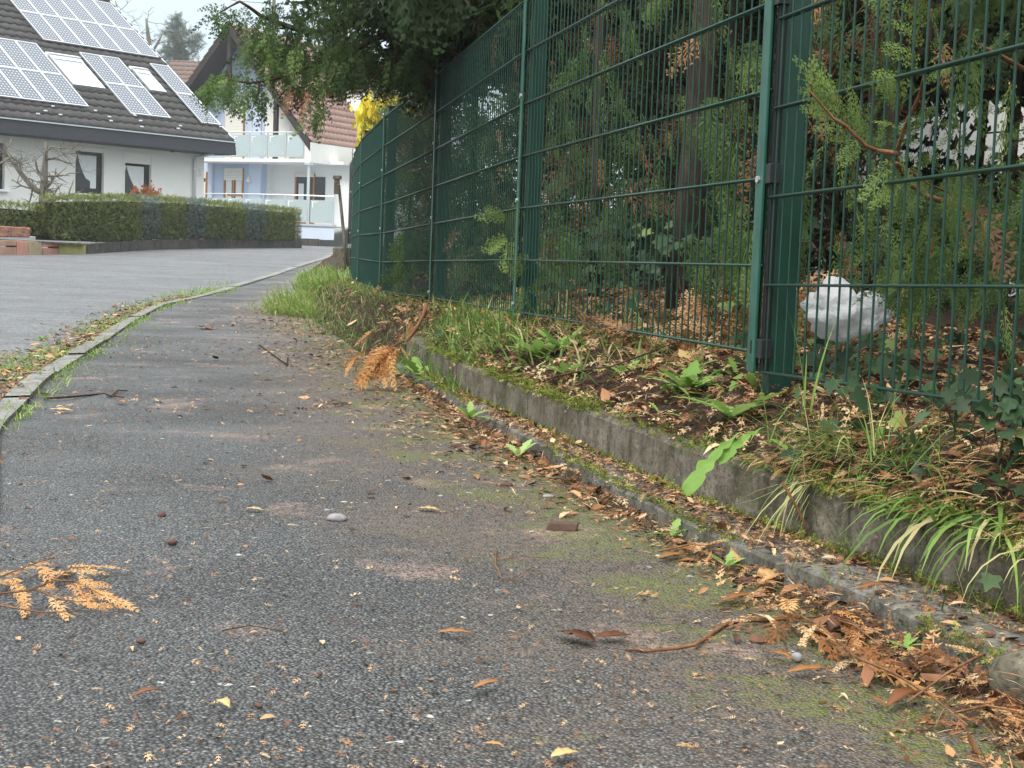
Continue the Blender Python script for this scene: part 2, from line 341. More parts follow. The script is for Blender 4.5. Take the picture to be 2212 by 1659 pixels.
# ------------------------------------------------------------------ helpers: foliage templates
def ftempl(nside,nsub,seed,w=.016,L=.5,sublen=.4,curl=.18,ang=50):
    r=random.Random(seed);V=[];Q=[]
    def leafq(a,dr,ln,wd,nz=0):
        a=np.array(a);dr=np.array(dr)/np.linalg.norm(dr);pr=np.array([-dr[1],dr[0],0.]);b=len(V)
        V.extend([a,a+dr*ln*.5+pr*wd+np.array([0,0,nz]),a+dr*ln,a+dr*ln*.5-pr*wd+np.array([0,0,-nz])]);Q.append((b,b+1,b+2,b+3))
    leafq((0,0,0),(0,1,0),1.0,w*.55)
    for i in range(nside):
        t=.10+.86*i/(nside-1)
        for sgn in (-1,1):
            t2=t+r.uniform(-.02,.02)+(.02 if sgn>0 else 0);l=L*(1-t2)**.65*(.45+min(1,t2*2.6)*.6)*r.uniform(.8,1.15)+.04
            a=math.radians(ang-12*t2+r.uniform(-7,7));dr=np.array([sgn*math.sin(a),math.cos(a),r.uniform(-.12,.12)])
            o=np.array([0,t2,0]);leafq(o,dr,l,w*.75,r.uniform(-.006,.006))
            for j in range(nsub):
                s=.18+.72*j/max(1,nsub-1);ll=sublen*l*(1-s*.6)*r.uniform(.7,1.2)+.018
                for g in (-1,1):
                    a2=a+g*math.radians(38)*1.;a3=sgn*a2 if True else a2
                    leafq(o+dr*l*s,(math.sin(sgn*a+g*.65),math.cos(sgn*a+g*.65),r.uniform(-.25,.25)),ll,w,r.uniform(-.006,.006))
    V=np.array(V,float);V[:,2]-=curl*V[:,1]**2+.25*V[:,0]**2
    return V,np.array(Q)
T_HI=[ftempl(8,2,s,w=.0175,L=.36,sublen=.42,ang=46) for s in (1,2,3)]
T_MD=[ftempl(7,2,s,w=.019,L=.42,sublen=.42) for s in (4,5,6)]
T_LO=[ftempl(5,2,s,w=.032,L=.45,sublen=.42) for s in (7,8)]
T_OV=[ftempl(6,1,s,w=.026,L=.36,sublen=.45) for s in (21,22,23)]
T_DR=[ftempl(9,1,s,w=.019,L=.30,sublen=.42,ang=42) for s in (31,32,33)]
T_BIT=[ftempl(4,1,s,w=.045,L=.42,curl=.5) for s in (9,10,11)]
T_STRAW=[(np.array([[0,0,0],[.02,.5,.05],[0,1,0],[-.02,.5,.03]]),np.array([[0,1,2,3]])),(np.array([[0,0,0],[.05,.4,.05],[.1,1,0],[.03,.5,.03]]),np.array([[0,1,2,3]]))]
def leaf_t(wd=.35,n=4,curl=.3,fold=.12):
    V=[];Q=[]
    for i in range(n+1):
        t=i/n;w_=wd*math.sin(math.pi*min(.97,max(.03,t))**.8)*.5
        z=-curl*(t-.4)**2;V+=[(-w_,t,z+fold*w_*3),(0,t,z),(w_,t,z+fold*w_*3)]
    for i in range(n):
        a=3*i;Q+=[(a,a+1,a+4,a+3),(a+1,a+2,a+5,a+4)]
    return np.array(V,float),np.array(Q)
T_LEAF=[leaf_t(.4,3,.3),leaf_t(.55,3,-.4),leaf_t(.3,3,.6)]
def ivy_t():
    pts=[(0,0),(.32,-.12),(.55,.10),(.38,.34),(.62,.62),(.25,.62),(0,1.05),(-.25,.62),(-.62,.62),(-.38,.34),(-.55,.10),(-.32,-.12)]
    V=[(0,.3,-.06)]+[(x,y,.05*abs(x)+(-.1*y*y)) for x,y in pts];Q=[]
    n=len(pts)
    for i in range(0,n,2): Q.append((0,1+i,1+(i+1)%n,1+(i+2)%n))
    return np.array(V,float),np.array(Q)
T_IVY=[ivy_t()]
class Fol:
    def __init__(s): s.V=[];s.Q=[];s.T=[];s.n=0
    def put(s,tmpl,pos,axis,size,normal=None,tint=.5,roll=None,wid=1.):
        V,Q=tmpl;ax=np.array(axis,float);ax/=np.linalg.norm(ax)+1e-9
        nm=np.array(normal,float) if normal is not None else RNG.normal(size=3)
        nm=nm-ax*(nm@ax);l=np.linalg.norm(nm)
        if l<1e-4: nm=np.cross(ax,[.3,.5,.8]);l=np.linalg.norm(nm)
        nm/=l;x=np.cross(ax,nm)
        W=(V[:,0:1]*wid*x+V[:,1:2]*ax+V[:,2:3]*nm)*size+np.array(pos)
        s.V.append(W);s.Q.append(Q+s.n);s.T.append(np.full(len(V),tint)+RNG.uniform(-.06,.06,len(V)));s.n+=len(V);return s
    def build(s,name,mat,parent=None,org=(0,0,0)):
        if not s.V: return None
        return mesh_np(name,np.vstack(s.V),np.vstack(s.Q),mat,parent,org,np.concatenate(s.T))
    def px(s,tmpl,a,b,Y,Y2=None,tint=.6,tilt=.5,wid=1.):
        A=at(*a,Y);B=at(*b,Y if Y2 is None else Y2);n_=-FW+RNG.normal(size=3)*tilt
        return s.put(tmpl,A,B-A,np.linalg.norm(B-A),n_,tint,wid=wid)
def rc(l): return l[int(RNG.integers(len(l)))]
U=lambda a,b:float(RNG.uniform(a,b))
G=lambda s=1.:float(RNG.normal()*s)
exec_parts=True
# ================================================================== THE SETTING
def sheet(name,ys,fx,nx,fz,mat,kind='structure',uvf=None,parent=None):
    V=[];UV=[]
    for y in ys:
        a,b=fx(y)
        for i in range(nx+1):
            t=i/nx;x=a+(b-a)*t;V.append((x,y,fz(x,y)));UV.append((t,y))
    n=nx+1;Q=[(j*n+i,j*n+i+1,(j+1)*n+i+1,(j+1)*n+i) for j in range(len(ys)-1) for i in range(nx)]
    o=mesh_np(name,V,Q,mat,uv=UV,smooth=True)
    return tag(o,kind=kind)
ysf=list(np.concatenate([np.linspace(.9,8,60),np.linspace(8.2,28,60),np.linspace(29,60,20)]))
sheet('footpath',[y for y in ysf if y<39],lambda y:(XI(y)-.01,KB(y)+.02),12,lambda x,y:gz(y)+.006*math.sin(x*3+y*1.7)*0+.002*math.sin(y*2.3),M['asphalt'])
sheet('road',ysf+[70,80],lambda y:(-60 if y<39.5 else -60,XO(y)-.0+ (0 if y<39 else 8)),40,lambda x,y:gz(y)-.022,M['road'])
sheet('ground',[-60,-5,13,16,20,26,29,33,38,62,100,300,900],lambda y:(-900,900),30,lambda x,y:gz(y)-.12,M['lawn'])
# kerb at the left edge of the footpath, flush stones with joints
mb=MB();y=1.2
while y<30:
    L_=.98*(1 if y<9 else 1.6);y2=y+L_;k=4
    for i in range(k):
        a=y+(L_-.012)*i/k;b=y+(L_-.012)*(i+1)/k
        top=.016+.004*math.sin(y*9)
        P=[(XO(a),a,gz(a)+top-.006),(XI(a)-.004,a,gz(a)+top),(XI(b)-.004,b,gz(b)+top),(XO(b),b,gz(b)+top-.006)]
        mb.quad(*P);mb.quad((XO(a)-.008,a,gz(a)-.08),P[0],P[3],(XO(b)-.008,b,gz(b)-.08));mb.quad(P[1],(XI(a)-.002,a,gz(a)-.05),(XI(b)-.002,b,gz(b)-.05),P[2])
    y=y2
tag(mb.build('kerb',M['kerb']),kind='structure')
# soil of the bank
ysb=list(np.concatenate([np.linspace(.6,9,170),np.linspace(9.1,22,80),np.linspace(23,39,16)]))
V=[];nx1,nx2=26,14
def bx(y,i):
    wt=WT(y);b=sm((y-5.8)/1.6);s=(wt+.03)*(1-b)+(KB(y)+.01)*b
    if i==0: return s
    if i==1: return s+.004
    if i<=nx1: return s+(XF(min(y,15.2))+.5+(0 if y<15.2 else WT(y)-WT(15.2))-s)*i/nx1
    t=(i-nx1)/nx2;e=XF(min(y,15.2))+.5+(0 if y<15.2 else WT(y)-WT(15.2));return e+14*t**2
for y in ysb:
    for i in range(nx1+nx2+1):
        x=bx(y,i);V.append((x,y,hz(x+(.0),y)-(.07 if i==0 and y<7 else 0)-(.02 if i==1 and y<7 else 0)))
n=nx1+nx2+1;Q=[(j*n+i,j*n+i+1,(j+1)*n+i+1,(j+1)*n+i) for j in range(len(ysb)-1) for i in range(n-1)]
tag(mesh_np('bank_soil',V,Q,M['soil'],smooth=True),kind='structure')
# retaining wall: concrete blocks ; low edging in front
def wall_run(name,fx,z0,z1,th,ys,step,mat,label,cat,rag,part,bv=.016):
    root=empty(name,(fx(ys[0]),ys[0],0));tag(root,label,cat)
    y=ys[0];org=np.array(root.location)
    while y<ys[1]:
        y2=min(y+step*random.uniform(.9,1.1),ys[1]);k=22;m=MB();off=random.uniform(-.006,.006);zt=random.uniform(-.004,.004)
        rows=[]
        for i in range(k+1):
            yy=y+.004+(y2-y-.008)*i/k;x=fx(yy)+off;tj=rag*(math.sin(yy*31)+math.sin(yy*77+1)+random.uniform(-1,1))*.5
            e_=.012 if i in(0,k) else 0
            rows.append([(x+.002+e_*.3,yy,z0),(x+tj*.3,yy,z0+(z1-z0)*.5),(x+tj*.5,yy,z1-bv+zt),(x+bv*.75+tj,yy,z1+zt+tj-e_*.3),(x+th*.5,yy,z1+zt+.004+tj),(x+th,yy,z1+zt-.004),(x+th,yy,z0)])
        vs=[p for r in rows for p in r];c=7;fs=[(i*c+j,i*c+j+1,(i+1)*c+j+1,(i+1)*c+j) for i in range(k) for j in range(c-1)]
        fs+=[tuple(range(c)),tuple(k*c+j for j in range(c))[::-1]]
        m.add(vs,fs);m.build(part,mat,root,org);y=y2
    return root
wall_run('retaining_wall',WT,-.03,.15,.16,(.75,7.1),1.02,M['wall'],'low weathered concrete retaining wall holding the bank below the green fence','wall',.003,'concrete_block',.010)
wall_run('path_edging',lambda y:KB(y)+.004,-.03,.042,.17,(.75,6.9),.98,M['edge'],'narrow concrete edging step running along the foot of the low wall','edging',.0012,'edging_block',.005)
# small lichen covered stone at lower right
def rock(name,c,r,mat,label,cat,seed,sq=(1,1,1),group=None,rot=0):
    rr=random.Random(seed);m=MB();vs=[];nu,nv=12,7
    ca,sa=math.cos(rot),math.sin(rot)
    ph=[rr.uniform(0,6) for _ in range(4)]
    for j in range(nv+1):
        for i in range(nu):
            a=2*math.pi*i/nu;b=math.pi*j/nv
            k=1+.10*rr.uniform(-1,1)+.12*math.sin(2*a+ph[0])+.08*math.sin(3*a+ph[1]+b*2)+.06*math.sin(5*b+ph[2])
            x,y_,z=k*math.sin(b)*math.cos(a)*sq[0],k*math.sin(b)*math.sin(a)*sq[1],math.cos(b)*sq[2]
            vs.append((c[0]+r*(x*ca-y_*sa),c[1]+r*(x*sa+y_*ca),c[2]+r*z))
    fs=[(j*nu+i,j*nu+(i+1)%nu,(j+1)*nu+(i+1)%nu,(j+1)*nu+i) for j in range(nv) for i in range(nu)]
    m.add(vs,fs);o=m.build(name,mat,None,(c[0],c[1],c[2]-r*sq[2]),smooth=True);tag(o,label,cat,group);return o
p=gnd(2185,1500);rock('stone',(p[0]+.03,p[1],.03),.055,M['mossstone'],'lichen covered grey stone against the wall at lower right edge','stone',3,(1,1,.8))
# ================================================================== FENCE
fr=empty('mesh_fence',(FN[1][0],FN[1][1],.25));FO=np.array(fr.location)
tag(fr,'dark green welded wire mesh fence with square posts along the bank','fence')
pb=[(.375,.304),(.348,.326),(.326,.292),(.292,.25),(.25,.248),(.248,.238)]
posts_z=[]
for i in range(6):
    A=np.array([FN[i][0],FN[i][1],0.]);B=np.array([FN[i+1][0],FN[i+1][1],0.])
    d=B-A;L_=np.linalg.norm(d);d/=L_;nrm=np.array([d[1],-d[0],0.])  # away from path
    if nrm[0]<0:nrm=-nrm
    za,zb=pb[i];m=MB();nb=50
    ztop=1.232 if i else 1.23
    off=.0
    s0=.03 if i==0 else .0;s1=L_
    for k in range(nb+1):
        s=.012+(L_-.024)*k/nb
        if i==0: s=.012+(L_-.045)*k/nb
        P=A+d*s;zz=za+(zb-za)*s/L_
        m.tube([P+[0,0,zz-.006],P+[0,0,zz+1.215]],.0026,6,cap=False)
    for h in range(7):
        for sd_ in (-1,1):
            o_=nrm*.0062*sd_
            P=A+o_+[0,0,za+.2*h];Qq=B+o_+[0,0,zb+.2*h]
            if i==0: Qq=Qq-d*.02
            m.tube([P,Qq],.0035,6,cap=True)
    m.build('mesh_panel',M['fence'],fr,FO,smooth=True)
for i in range(7):
    x,y=FN[i];d=np.array([FN[min(i+1,6)][0]-FN[max(i-1,0)][0],FN[min(i+1,6)][1]-FN[max(i-1,0)][1],0.]);d/=np.linalg.norm(d);nrm=np.array([d[1],-d[0],0.])
    if nrm[0]<0:nrm=-nrm
    f=Fr((x,y,0),d,nrm);zl=pb[min(i,5)][0]
    top=zl+1.26
    m=MB();m.box(f,-.02,.02,.014,.074,hz(x+.04,y)-.12,top);m.build('fence_post',M['fence'],fr,FO,bevel=.004)
    m=MB();m.box(f,-.023,.023,.011,.077,top,top+.012);m.build('post_cap',M['black'],fr,FO)
    if i==1:
        # the joint at the nearest post: cover bar on the far panel, dark spacers on the near side
        m=MB();m.box(f,-.002,.040,-.017,-.010,.302,1.66);m.box(f,.036,.040,-.010,.012,.302,1.66)
        cb=m.build('cover_bar',M['strip'],fr,FO,bevel=.0015)
        m=MB();m.box(f,-.024,-.006,-.003,.012,.30,1.64);m.build('rubber_strip',M['black'],fr,FO)
        for zz in (.335,.735,1.135): m=MB();m.box(f,-.034,-.004,-.013,.014,zz,zz+.045);m.build('clamp',M['black'],fr,FO,bevel=.002)
        for zz in (.745,1.345):
            m=MB();m.tube([f.p(.022,-.022,zz),f.p(.022,-.017,zz)],.0085,10);m.build('bolt',M['zinc'],cb,FO)
        m=MB();m.box(f,.014,.020,-.0185,-.0165,.345,.375);m.build('slot',M['black'],cb,FO)
    else:
        zb=pb[min(i,5)][0] if i else .3
        m=MB();m.box(f,-.017,.017,-.017,-.011,zb-.03,zb+1.25)
        cb=m.build('cover_bar',M['strip'],fr,FO,bevel=.0015)
        for h in (0.01,.41,.81,1.19):
            m=MB();m.tube([f.p(0,-.024,zb+h+.02),f.p(0,-.017,zb+h+.02)],.009,10);m.build('bolt',M['zinc'],cb,FO)
# ================================================================== LEFT HOUSE
def tile_roof(name,mat,parent,org,P0,eu,es,en,u0,u1,s0,s1,tw=.3,row=.345,h=.03,cut=None):
    nu=int((u1-u0)/tw*6);rows=int(math.ceil((s1-s0)/row));V=[];Q=[]
    P0=np.array(P0);c=0
    for r_ in range(rows):
        sa=s0+r_*row;sb=min(sa+row,s1)
        base=len(V)
        for (s,hh) in ((sa,.0),(sa,h+.012),(sb,.004)):
            for i in range(nu+1):
                u=u0+(u1-u0)*i/nu;ph=((u-u0)/tw)%1
                wv=h*(.5+.5*math.cos(2*math.pi*ph))**1.5
                V.append(P0+eu*u+es*s+en*(hh+(wv if hh>0 or s==sb else -.02)))
        n_=nu+1
        for q_ in range(2):
            for i in range(nu): Q.append((base+q_*n_+i,base+q_*n_+i+1,base+(q_+1)*n_+i+1,base+(q_+1)*n_+i))
    return mesh_np(name,V,Q,mat,parent,org)
Cn=at(430,434,45.4);P0_=at(0,404,40.);dd=Cn-P0_;dd[2]=0;dd/=np.linalg.norm(dd);nn=np.array([dd[1],-dd[0],0])
HF=Fr((Cn[0],Cn[1],0),dd,nn);HO=np.array([Cn[0],Cn[1],.4])
house=empty('white_house',HO);tag(house,'white rendered house with steep dark tiled roof full of solar panels','house')
m=MB();wx0,wx1,zw0,zw1=-14.,.17,.2,3.5
holes=[(-7.6,-6.62,1.66,2.94),(-4.41,-3.46,1.69,2.9),(-2.74,-1.81,1.60,2.87)]
xs=[wx0]+[v for h_ in holes for v in h_[:2]]+[wx1]
for i in range(0,len(xs),2): m.box(HF,xs[i],xs[i+1],-.3,0,zw0,zw1)
for h_ in holes: m.box(HF,h_[0],h_[1],-.3,0,zw0,h_[2]);m.box(HF,h_[0],h_[1],-.3,0,h_[3],zw1)
# gable end wall (right side) and rear
al=math.radians(37.3);mback=-nn
gp=[HF.p(.17,-.3,zw0),HF.p(.17,-10.6,zw0),HF.p(.17,-10.6,3.6),HF.p(.17,-5.3,3.6+5.2*math.tan(al)-.1),HF.p(.17,-.3,3.5)]
m.prism(gp,-dd*.3);m.prism([p-dd*14.2 for p in gp],dd*.3)
m.build('wall',M['white'],house,HO)
m=MB();m.box(HF,-13.6,-.2,-.75,-.7,.4,3.4);m.build('dark_interior',M['darkframe'],house,HO)
for k,h_ in enumerate(holes):
    a,b,z0,z1=h_
    m=MB();t=.09
    m.box(HF,a,b,-.14,-.08,z0,z0+.13);m.box(HF,b-.14,b,-.14,-.08,z0+.13,z1);m.box(HF,a,a+.03,-.14,-.08,z0+.13,z1);m.box(HF,a+.03,b-.14,-.14,-.08,z1-.17,z1)
    wf=m.build('window',M['darkframe'],house,HO)
    zt=z1-(.10,.08,.26)[k]
    m=MB();m.quad(HF.p(a+.03,-.12,z0+.13),HF.p(b-.14,-.12,z0+.13),HF.p(b-.14,-.12,zt-.06),HF.p(a+.03,-.12,zt-.06));m.build('pane',M['glass'],wf,HO)
    m=MB();m.box(HF,a+.002,b-.002,-.07,-.01,zt,z1);
    for j in range(4): m.box(HF,a+.002,b-.002,-.01,-.006,zt+.01+j*.06,zt+.01+j*.06+.045) if zt+.01+j*.06+.045<z1 else None
    m.build('shutter_box',M['shutter'],wf,HO)
    m=MB();m.box(HF,a-.045,a,0,.02,z0,z1+.04);m.box(HF,b,b+.045,0,.02,z0,z1+.04);m.box(HF,a,b,0,.018,z1,z1+.04);m.build('window_surround',M['shutter'],wf,HO)
    m=MB();m.box(HF,a-.09,b+.11,.0,.12,z0-.06,z0-.003);m.build('sill',M['whitem'],wf,HO)
    if k:
        m=MB();W_=b-.14-a-.03;x0=a+.03;zz1=zt-.07;zz0=z0+.14;Hh=zz1-zz0;N=14
        pts=[]
        for i in range(N+1):   # right curtain gathered low right
            t=i/N;xl=x0+W_*(.18+.58*t**1.5 if t<.75 else .70+.02*t);z=zz1-Hh*t*.99;xr=x0+W_*.97
            pts.append((xl,xr,z))
        for i in range(N):
            q0,q1=pts[i],pts[i+1];K=10
            for j in range(K):
                f0,f1=j/K,(j+1)/K;w0=.006*math.sin(j*2.1);w1=.006*math.sin((j+1)*2.1)
                m.quad(HF.p(q0[0]+(q0[1]-q0[0])*f0,-.112+w0,q0[2]),HF.p(q0[0]+(q0[1]-q0[0])*f1,-.112+w1,q0[2]),HF.p(q1[0]+(q1[1]-q1[0])*f1,-.112+w1,q1[2]),HF.p(q1[0]+(q1[1]-q1[0])*f0,-.112+w0,q1[2]))
        for i in range(8):
            t0,t1=i/8*.5,(i+1)/8*.5
            m.quad(HF.p(x0,-.112,zz1-Hh*t0),HF.p(x0+W_*.16*(1-2*t0),-.105,zz1-Hh*t0),HF.p(x0+W_*.16*(1-2*t1),-.105,zz1-Hh*t1),HF.p(x0,-.112,zz1-Hh*t1))
        m.build('curtain',M['curtain'],wf,HO)
# roof
Er=HF.p(.57,.8,3.43);es=mback*math.cos(al)+np.array([0,0,math.sin(al)]);en=nn*math.sin(al)+np.array([0,0,math.cos(al)])
RP=lambda u,s,h=0.:Er+dd*u+es*s+en*h
SR=8.2
tile_roof('roof_tiles',M['roofd'],house,HO,Er,dd,es,en,-15.,0.,0.,SR,.3,.345,.035)
m=MB();m.prism([RP(0,0,-.03),RP(0,SR,-.03),RP(0,SR,-.2),RP(0,.0,-.2)],-dd*15);
# rear slope
rb=RP(0,SR);m.prism([rb,rb+mback*6.5+np.array([0,0,-6.5*math.tan(al)]),rb+mback*6.5+np.array([0,0,-6.5*math.tan(al)-.2]),rb+[0,0,-.2]],-dd*15)
m.build('roof',M['roofd'],house,HO)
m=MB();m.prism([RP(.0,-.02,.05),RP(0,SR,.05),RP(0,SR,-.22),RP(0,-.02,-.22)],dd*.05);m.build('verge_board',M['alu'],house,HO)
FF=Fr((Er[0],Er[1],0),dd,nn)
m=MB()
for j in range(3): m.box(FF,-15.1,.06,-.06+.012*(2-j),.015+.018*(2-j),3.05+j*.118,3.05+(j+1)*.118+.01)
m.box(FF,-15.1,-.0,-.8,-.06,3.04,3.07)
m.build('fascia',M['slate'],house,HO)
m=MB();m.box(FF,-15.1,.05,-.03,.055,3.405,3.435);m.build('gutter_edge',M['alu'],house,HO)
for i in range(26):    # leaves and lichen lumps on lower tiles: metal snow hooks
    m=MB();c=RP(U(-8.5,-.1),U(.12,.75),.07);m.box(Fr(c,dd,nn),0,.07,-.03,.03,0,.035);m.build('roof_hook',M['whitem'],house,HO)
    if i>14:break
m=MB();m.tube([HF.p(-.0,.62,3.06),HF.p(-.10,.35,3.0),HF.p(-.2,.10,2.93),HF.p(-.24,.06,2.80),HF.p(-.24,.06,.5)],.045,10)
dp=m.build('downpipe',M['alu'],house,HO,smooth=True)
m=MB();m.tube([HF.p(-.24,.06,2.58),HF.p(-.24,.06,2.62)],.055,10);m.build('pipe_bracket',M['whitem'],dp,HO)
m=MB();m.box(HF,-1.10,-1.02,0,.06,3.02,3.14);m.build('wall_vent',M['black'],house,HO)
# house number 3
m=MB();pts=[]
for i in range(12):
    a=math.radians(150-i*20);pts.append(HF.p(-.015+.045*math.cos(a),.012,2.545+.042*math.sin(a)))
m.tube(pts,.011,6);pts=[]
for i in range(13):
    a=math.radians(80-i*20);pts.append(HF.p(-.015+.052*math.cos(a),.012,2.45+.05*math.sin(a)))
m.tube(pts,.011,6);m.build('house_number',M['alu'],house,HO)
# solar panels: a regular grid on the roof
def solar_panel(u0,s0,u1,s1):
    h=.11;fr_=MB();fw_=.028
    for (a,b,c,d_) in ((u0,u1,s0,s0+fw_),(u0,u1,s1-fw_,s1),(u0,u0+fw_,s0+fw_,s1-fw_),(u1-fw_,u1,s0+fw_,s1-fw_)):
        fr_.prism([RP(a,c,h),RP(b,c,h),RP(b,d_,h),RP(a,d_,h)],-en*.04)
    o=fr_.build('solar_panel',M['alu'],house,HO)
    V=[RP(u0+fw_,s0+fw_,h-.01),RP(u1-fw_,s0+fw_,h-.01),RP(u1-fw_,s1-fw_,h-.01),RP(u0+fw_,s1-fw_,h-.01)]
    mesh_np('solar_cells',V,[(0,1,2,3)],M['solar'],o,HO,uv=[(0,0),(6,0),(6,12),(0,12)])
PW=.69;PH=1.47
for c in range(6):
    for r_ in range(2):
        solar_panel(-4.69-(c+1)*.7,.84+r_*1.49,-4.69-c*.7-.012,.84+r_*1.49+PH)
        solar_panel(-.13-(c+1)*.69,4.10+r_*1.46,-.13-c*.69-.012,4.10+r_*1.46+1.44)
for c in range(2):
    for r_ in range(2): solar_panel(-1.90-(c+1)*.71,.75+r_*1.475,-1.90-c*.71-.012,.75+r_*1.475+1.46)
for r_ in range(2): solar_panel(-.78,.70+r_*1.49,-.07,.70+r_*1.49+1.475)
def skylight(u0,s0,u1,s1):
    m=MB()
    for (a,b,c,d_) in ((u0,u1,s0,s0+.09),(u0,u0+.07,s0+.09,s1-.16),(u1-.07,u1,s0+.09,s1-.16)): m.prism([RP(a,c,.12),RP(b,c,.12),RP(b,d_,.12),RP(a,d_,.12)],-en*.14)
    o=m.build('roof_window',M['alu'],house,HO)
    m=MB();m.prism([RP(u0,s1-.16,.17),RP(u1,s1-.16,.17),RP(u1,s1,.10),RP(u0,s1,.10)],-en*.15);m.prism([RP(u0,s1-.33,.125),RP(u1,s1-.33,.125),RP(u1,s1-.20,.13),RP(u0,s1-.20,.13)],-en*.03);m.build('roof_window_hood',M['whitem'],o,HO)
    m=MB();m.quad(RP(u0+.07,s0+.09,.1),RP(u1-.07,s0+.09,.1),RP(u1-.07,s1-.33,.1),RP(u0+.07,s1-.33,.1));m.build('pane',M['skyglass'],o,HO)
skylight(-4.60,1.87,-3.52,3.44);skylight(-1.76,2.12,-1.16,3.34)
# ================================================================== BLUE HOUSE
ph_=math.radians(26);ea=np.array([math.cos(ph_),-math.sin(ph_),0]);eb=np.array([math.sin(ph_),math.cos(ph_),0])
BO_=at(566,420,62.);BF=Fr((BO_[0],BO_[1],0),ea,eb);BO=np.array([BO_[0],BO_[1],.5])   # local: u right, o back
bh=empty('blue_house',BO);tag(bh,'pale blue and white gabled house with frosted glass balconies','house')
UC=-.84;TZ=9.04;ta=math.tan(math.radians(49.6))
zr=lambda u:TZ-abs(u-UC)*ta
m=MB();m.box(BF,-5.4,-.0,0,.3,.3,3.78)              # blue ground floor wall
# upper gable wall
m.prism([BF.p(-5.2,0,3.78),BF.p(.05,0,3.78),BF.p(.05,0,zr(.05)-.12),BF.p(UC,0,TZ-.12),BF.p(-5.2,0,max(3.79,zr(-5.2)-.12))],eb*.3)
m.build('wall',M['blue'],bh,BO)
m=MB();m.box(BF,-.62,-.04,-.06,0,.6,3.7);m.box(BF,-3.2,-2.4,-.12,0,.3,3.78)
m.prism([BF.p(-.85,-.05,3.8),BF.p(-.1,-.05,3.8),BF.p(-.1,-.05,6.7),BF.p(-.85,-.05,6.7)],eb*.04);m.build('wall_band',M['blue2'],bh,BO)
m=MB();m.box(BF,0.,3.72,.6,.9,.3,3.78)              # white recess wall
m.box(BF,0.,.06,.3,.6,.3,3.78)
m.prism([BF.p(.06,0,3.78),BF.p(3.1,0,3.78),BF.p(3.1,0,zr(3.1)-.1),BF.p(.06,0,zr(.06)-.12)],eb*.3)
m.box(BF,2.86,3.14,-1.3,6.,3.78,4.42)                # side wall above, with corner pier
m.box(BF,3.72,4.6,.9,7,.3,4.3)
m.build('white_wall',M['white'],bh,BO)
m=MB();m.box(BF,-1.44-1.2,3.14,-1.3,0,3.66,3.78);m.box(BF,0,3.8,0,.9,3.66,3.78);m.build('balcony_slab',M['white'],bh,BO)
def railing(fp,u0,u1,n_,z0,z1,zr_):
    root=MB()
    for i in range(n_+1):
        u=u0+(u1-u0)*i/n_;P=np.array(fp(u));root.box(Fr(P,ea,eb),-.018,.018,-.02,.02,z0,zr_)
    K=12
    root.tube([np.array(fp(u0+(u1-u0)*i/K))+[0,0,zr_] for i in range(K+1)],.025,6)
    o=root.build('balcony_railing',M['alu'],bh,BO)
    for i in range(n_):
        a=u0+(u1-u0)*i/n_+.05;b=u0+(u1-u0)*(i+1)/n_-.05;pa,pb_=np.array(fp(a)),np.array(fp(b));dv=(pb_-pa);
        g=MB();g.prism([pa+[0,0,z0+.05],pb_+[0,0,z0+.05],pb_+[0,0,z1],pa+[0,0,z1]],eb*.012)
        gp_=g.build('glass_panel',M['frost'],o,BO)
        g=MB();q=lambda s,z:pa+dv*s-eb*.004+[0,0,z]
        # etched corner ornaments
        g.prism([q(.70,z0+.12),q(.92,z0+.14),q(.92,z0+.17),q(.70,z0+.15)],-eb*.003);g.prism([q(.88,z0+.17),q(.93,z0+.17),q(.93,z0+.32),q(.88,z0+.26)],-eb*.003)
        g.build('etched_corner',M['alu'],gp_,BO)
        g=MB();g.prism([q(.08,z1-.05),q(.32,z1-.05),q(.32,z1-.08),q(.08,z1-.08)],-eb*.003);g.prism([q(.08,z1-.08),q(.13,z1-.08),q(.12,z1-.34),q(.08,z1-.22)],-eb*.003);g.build('etched_corner',M['whitem'],gp_,BO)
railing(lambda u:BF.p(u,-1.3,0),-2.3,2.84,6,3.80,4.70,4.80)
lowf=lambda u:BF.p(u,-1.5-.9*math.sin(max(0,min(1,(u+2.2)/6.6))*math.pi*.9),0)
railing(lowf,-1.95,4.55,7,1.30,2.2,2.36)
m=MB();N=14
for i in range(N):
    a=-2.0+6.6*i/N;b=-2.0+6.6*(i+1)/N;pa,pb_=lowf(a),lowf(b)
    m.add([pa+[0,0,.72],pb_+[0,0,.72],pb_+[0,0,1.22],pa+[0,0,1.22]],[(0,1,2,3)])
    m.add([pa+[0,0,1.22],pb_+[0,0,1.22],pb_+eb*2.6+[0,0,1.22],pa+eb*2.6+[0,0,1.22]],[(0,1,2,3)])
m.build('terrace_wall',M['blue2'],bh,BO)
m=MB()
for i in range(N):
    a=-2.0+6.6*i/N;b=-2.0+6.6*(i+1)/N;pa,pb_=lowf(a)-eb*.05,lowf(b)-eb*.05
    m.prism([pa+[0,0,1.22],pb_+[0,0,1.22],pb_+[0,0,1.29],pa+[0,0,1.29]],eb*.2)
m.build('terrace_edge',M['alu'],bh,BO)
m=MB();m.box(BF,-3,4.5,-2.75,-2.6,.45,.74);m.build('base_kerb',M['darkkerb'],bh,BO)
m=MB();m.tube([BF.p(3.0,-1.2,1.25),BF.p(3.0,-1.2,3.6)],.055,10);m.box(BF,2.88,3.12,-1.32,-1.08,3.56,3.66);m.build('column',M['alu'],bh,BO)
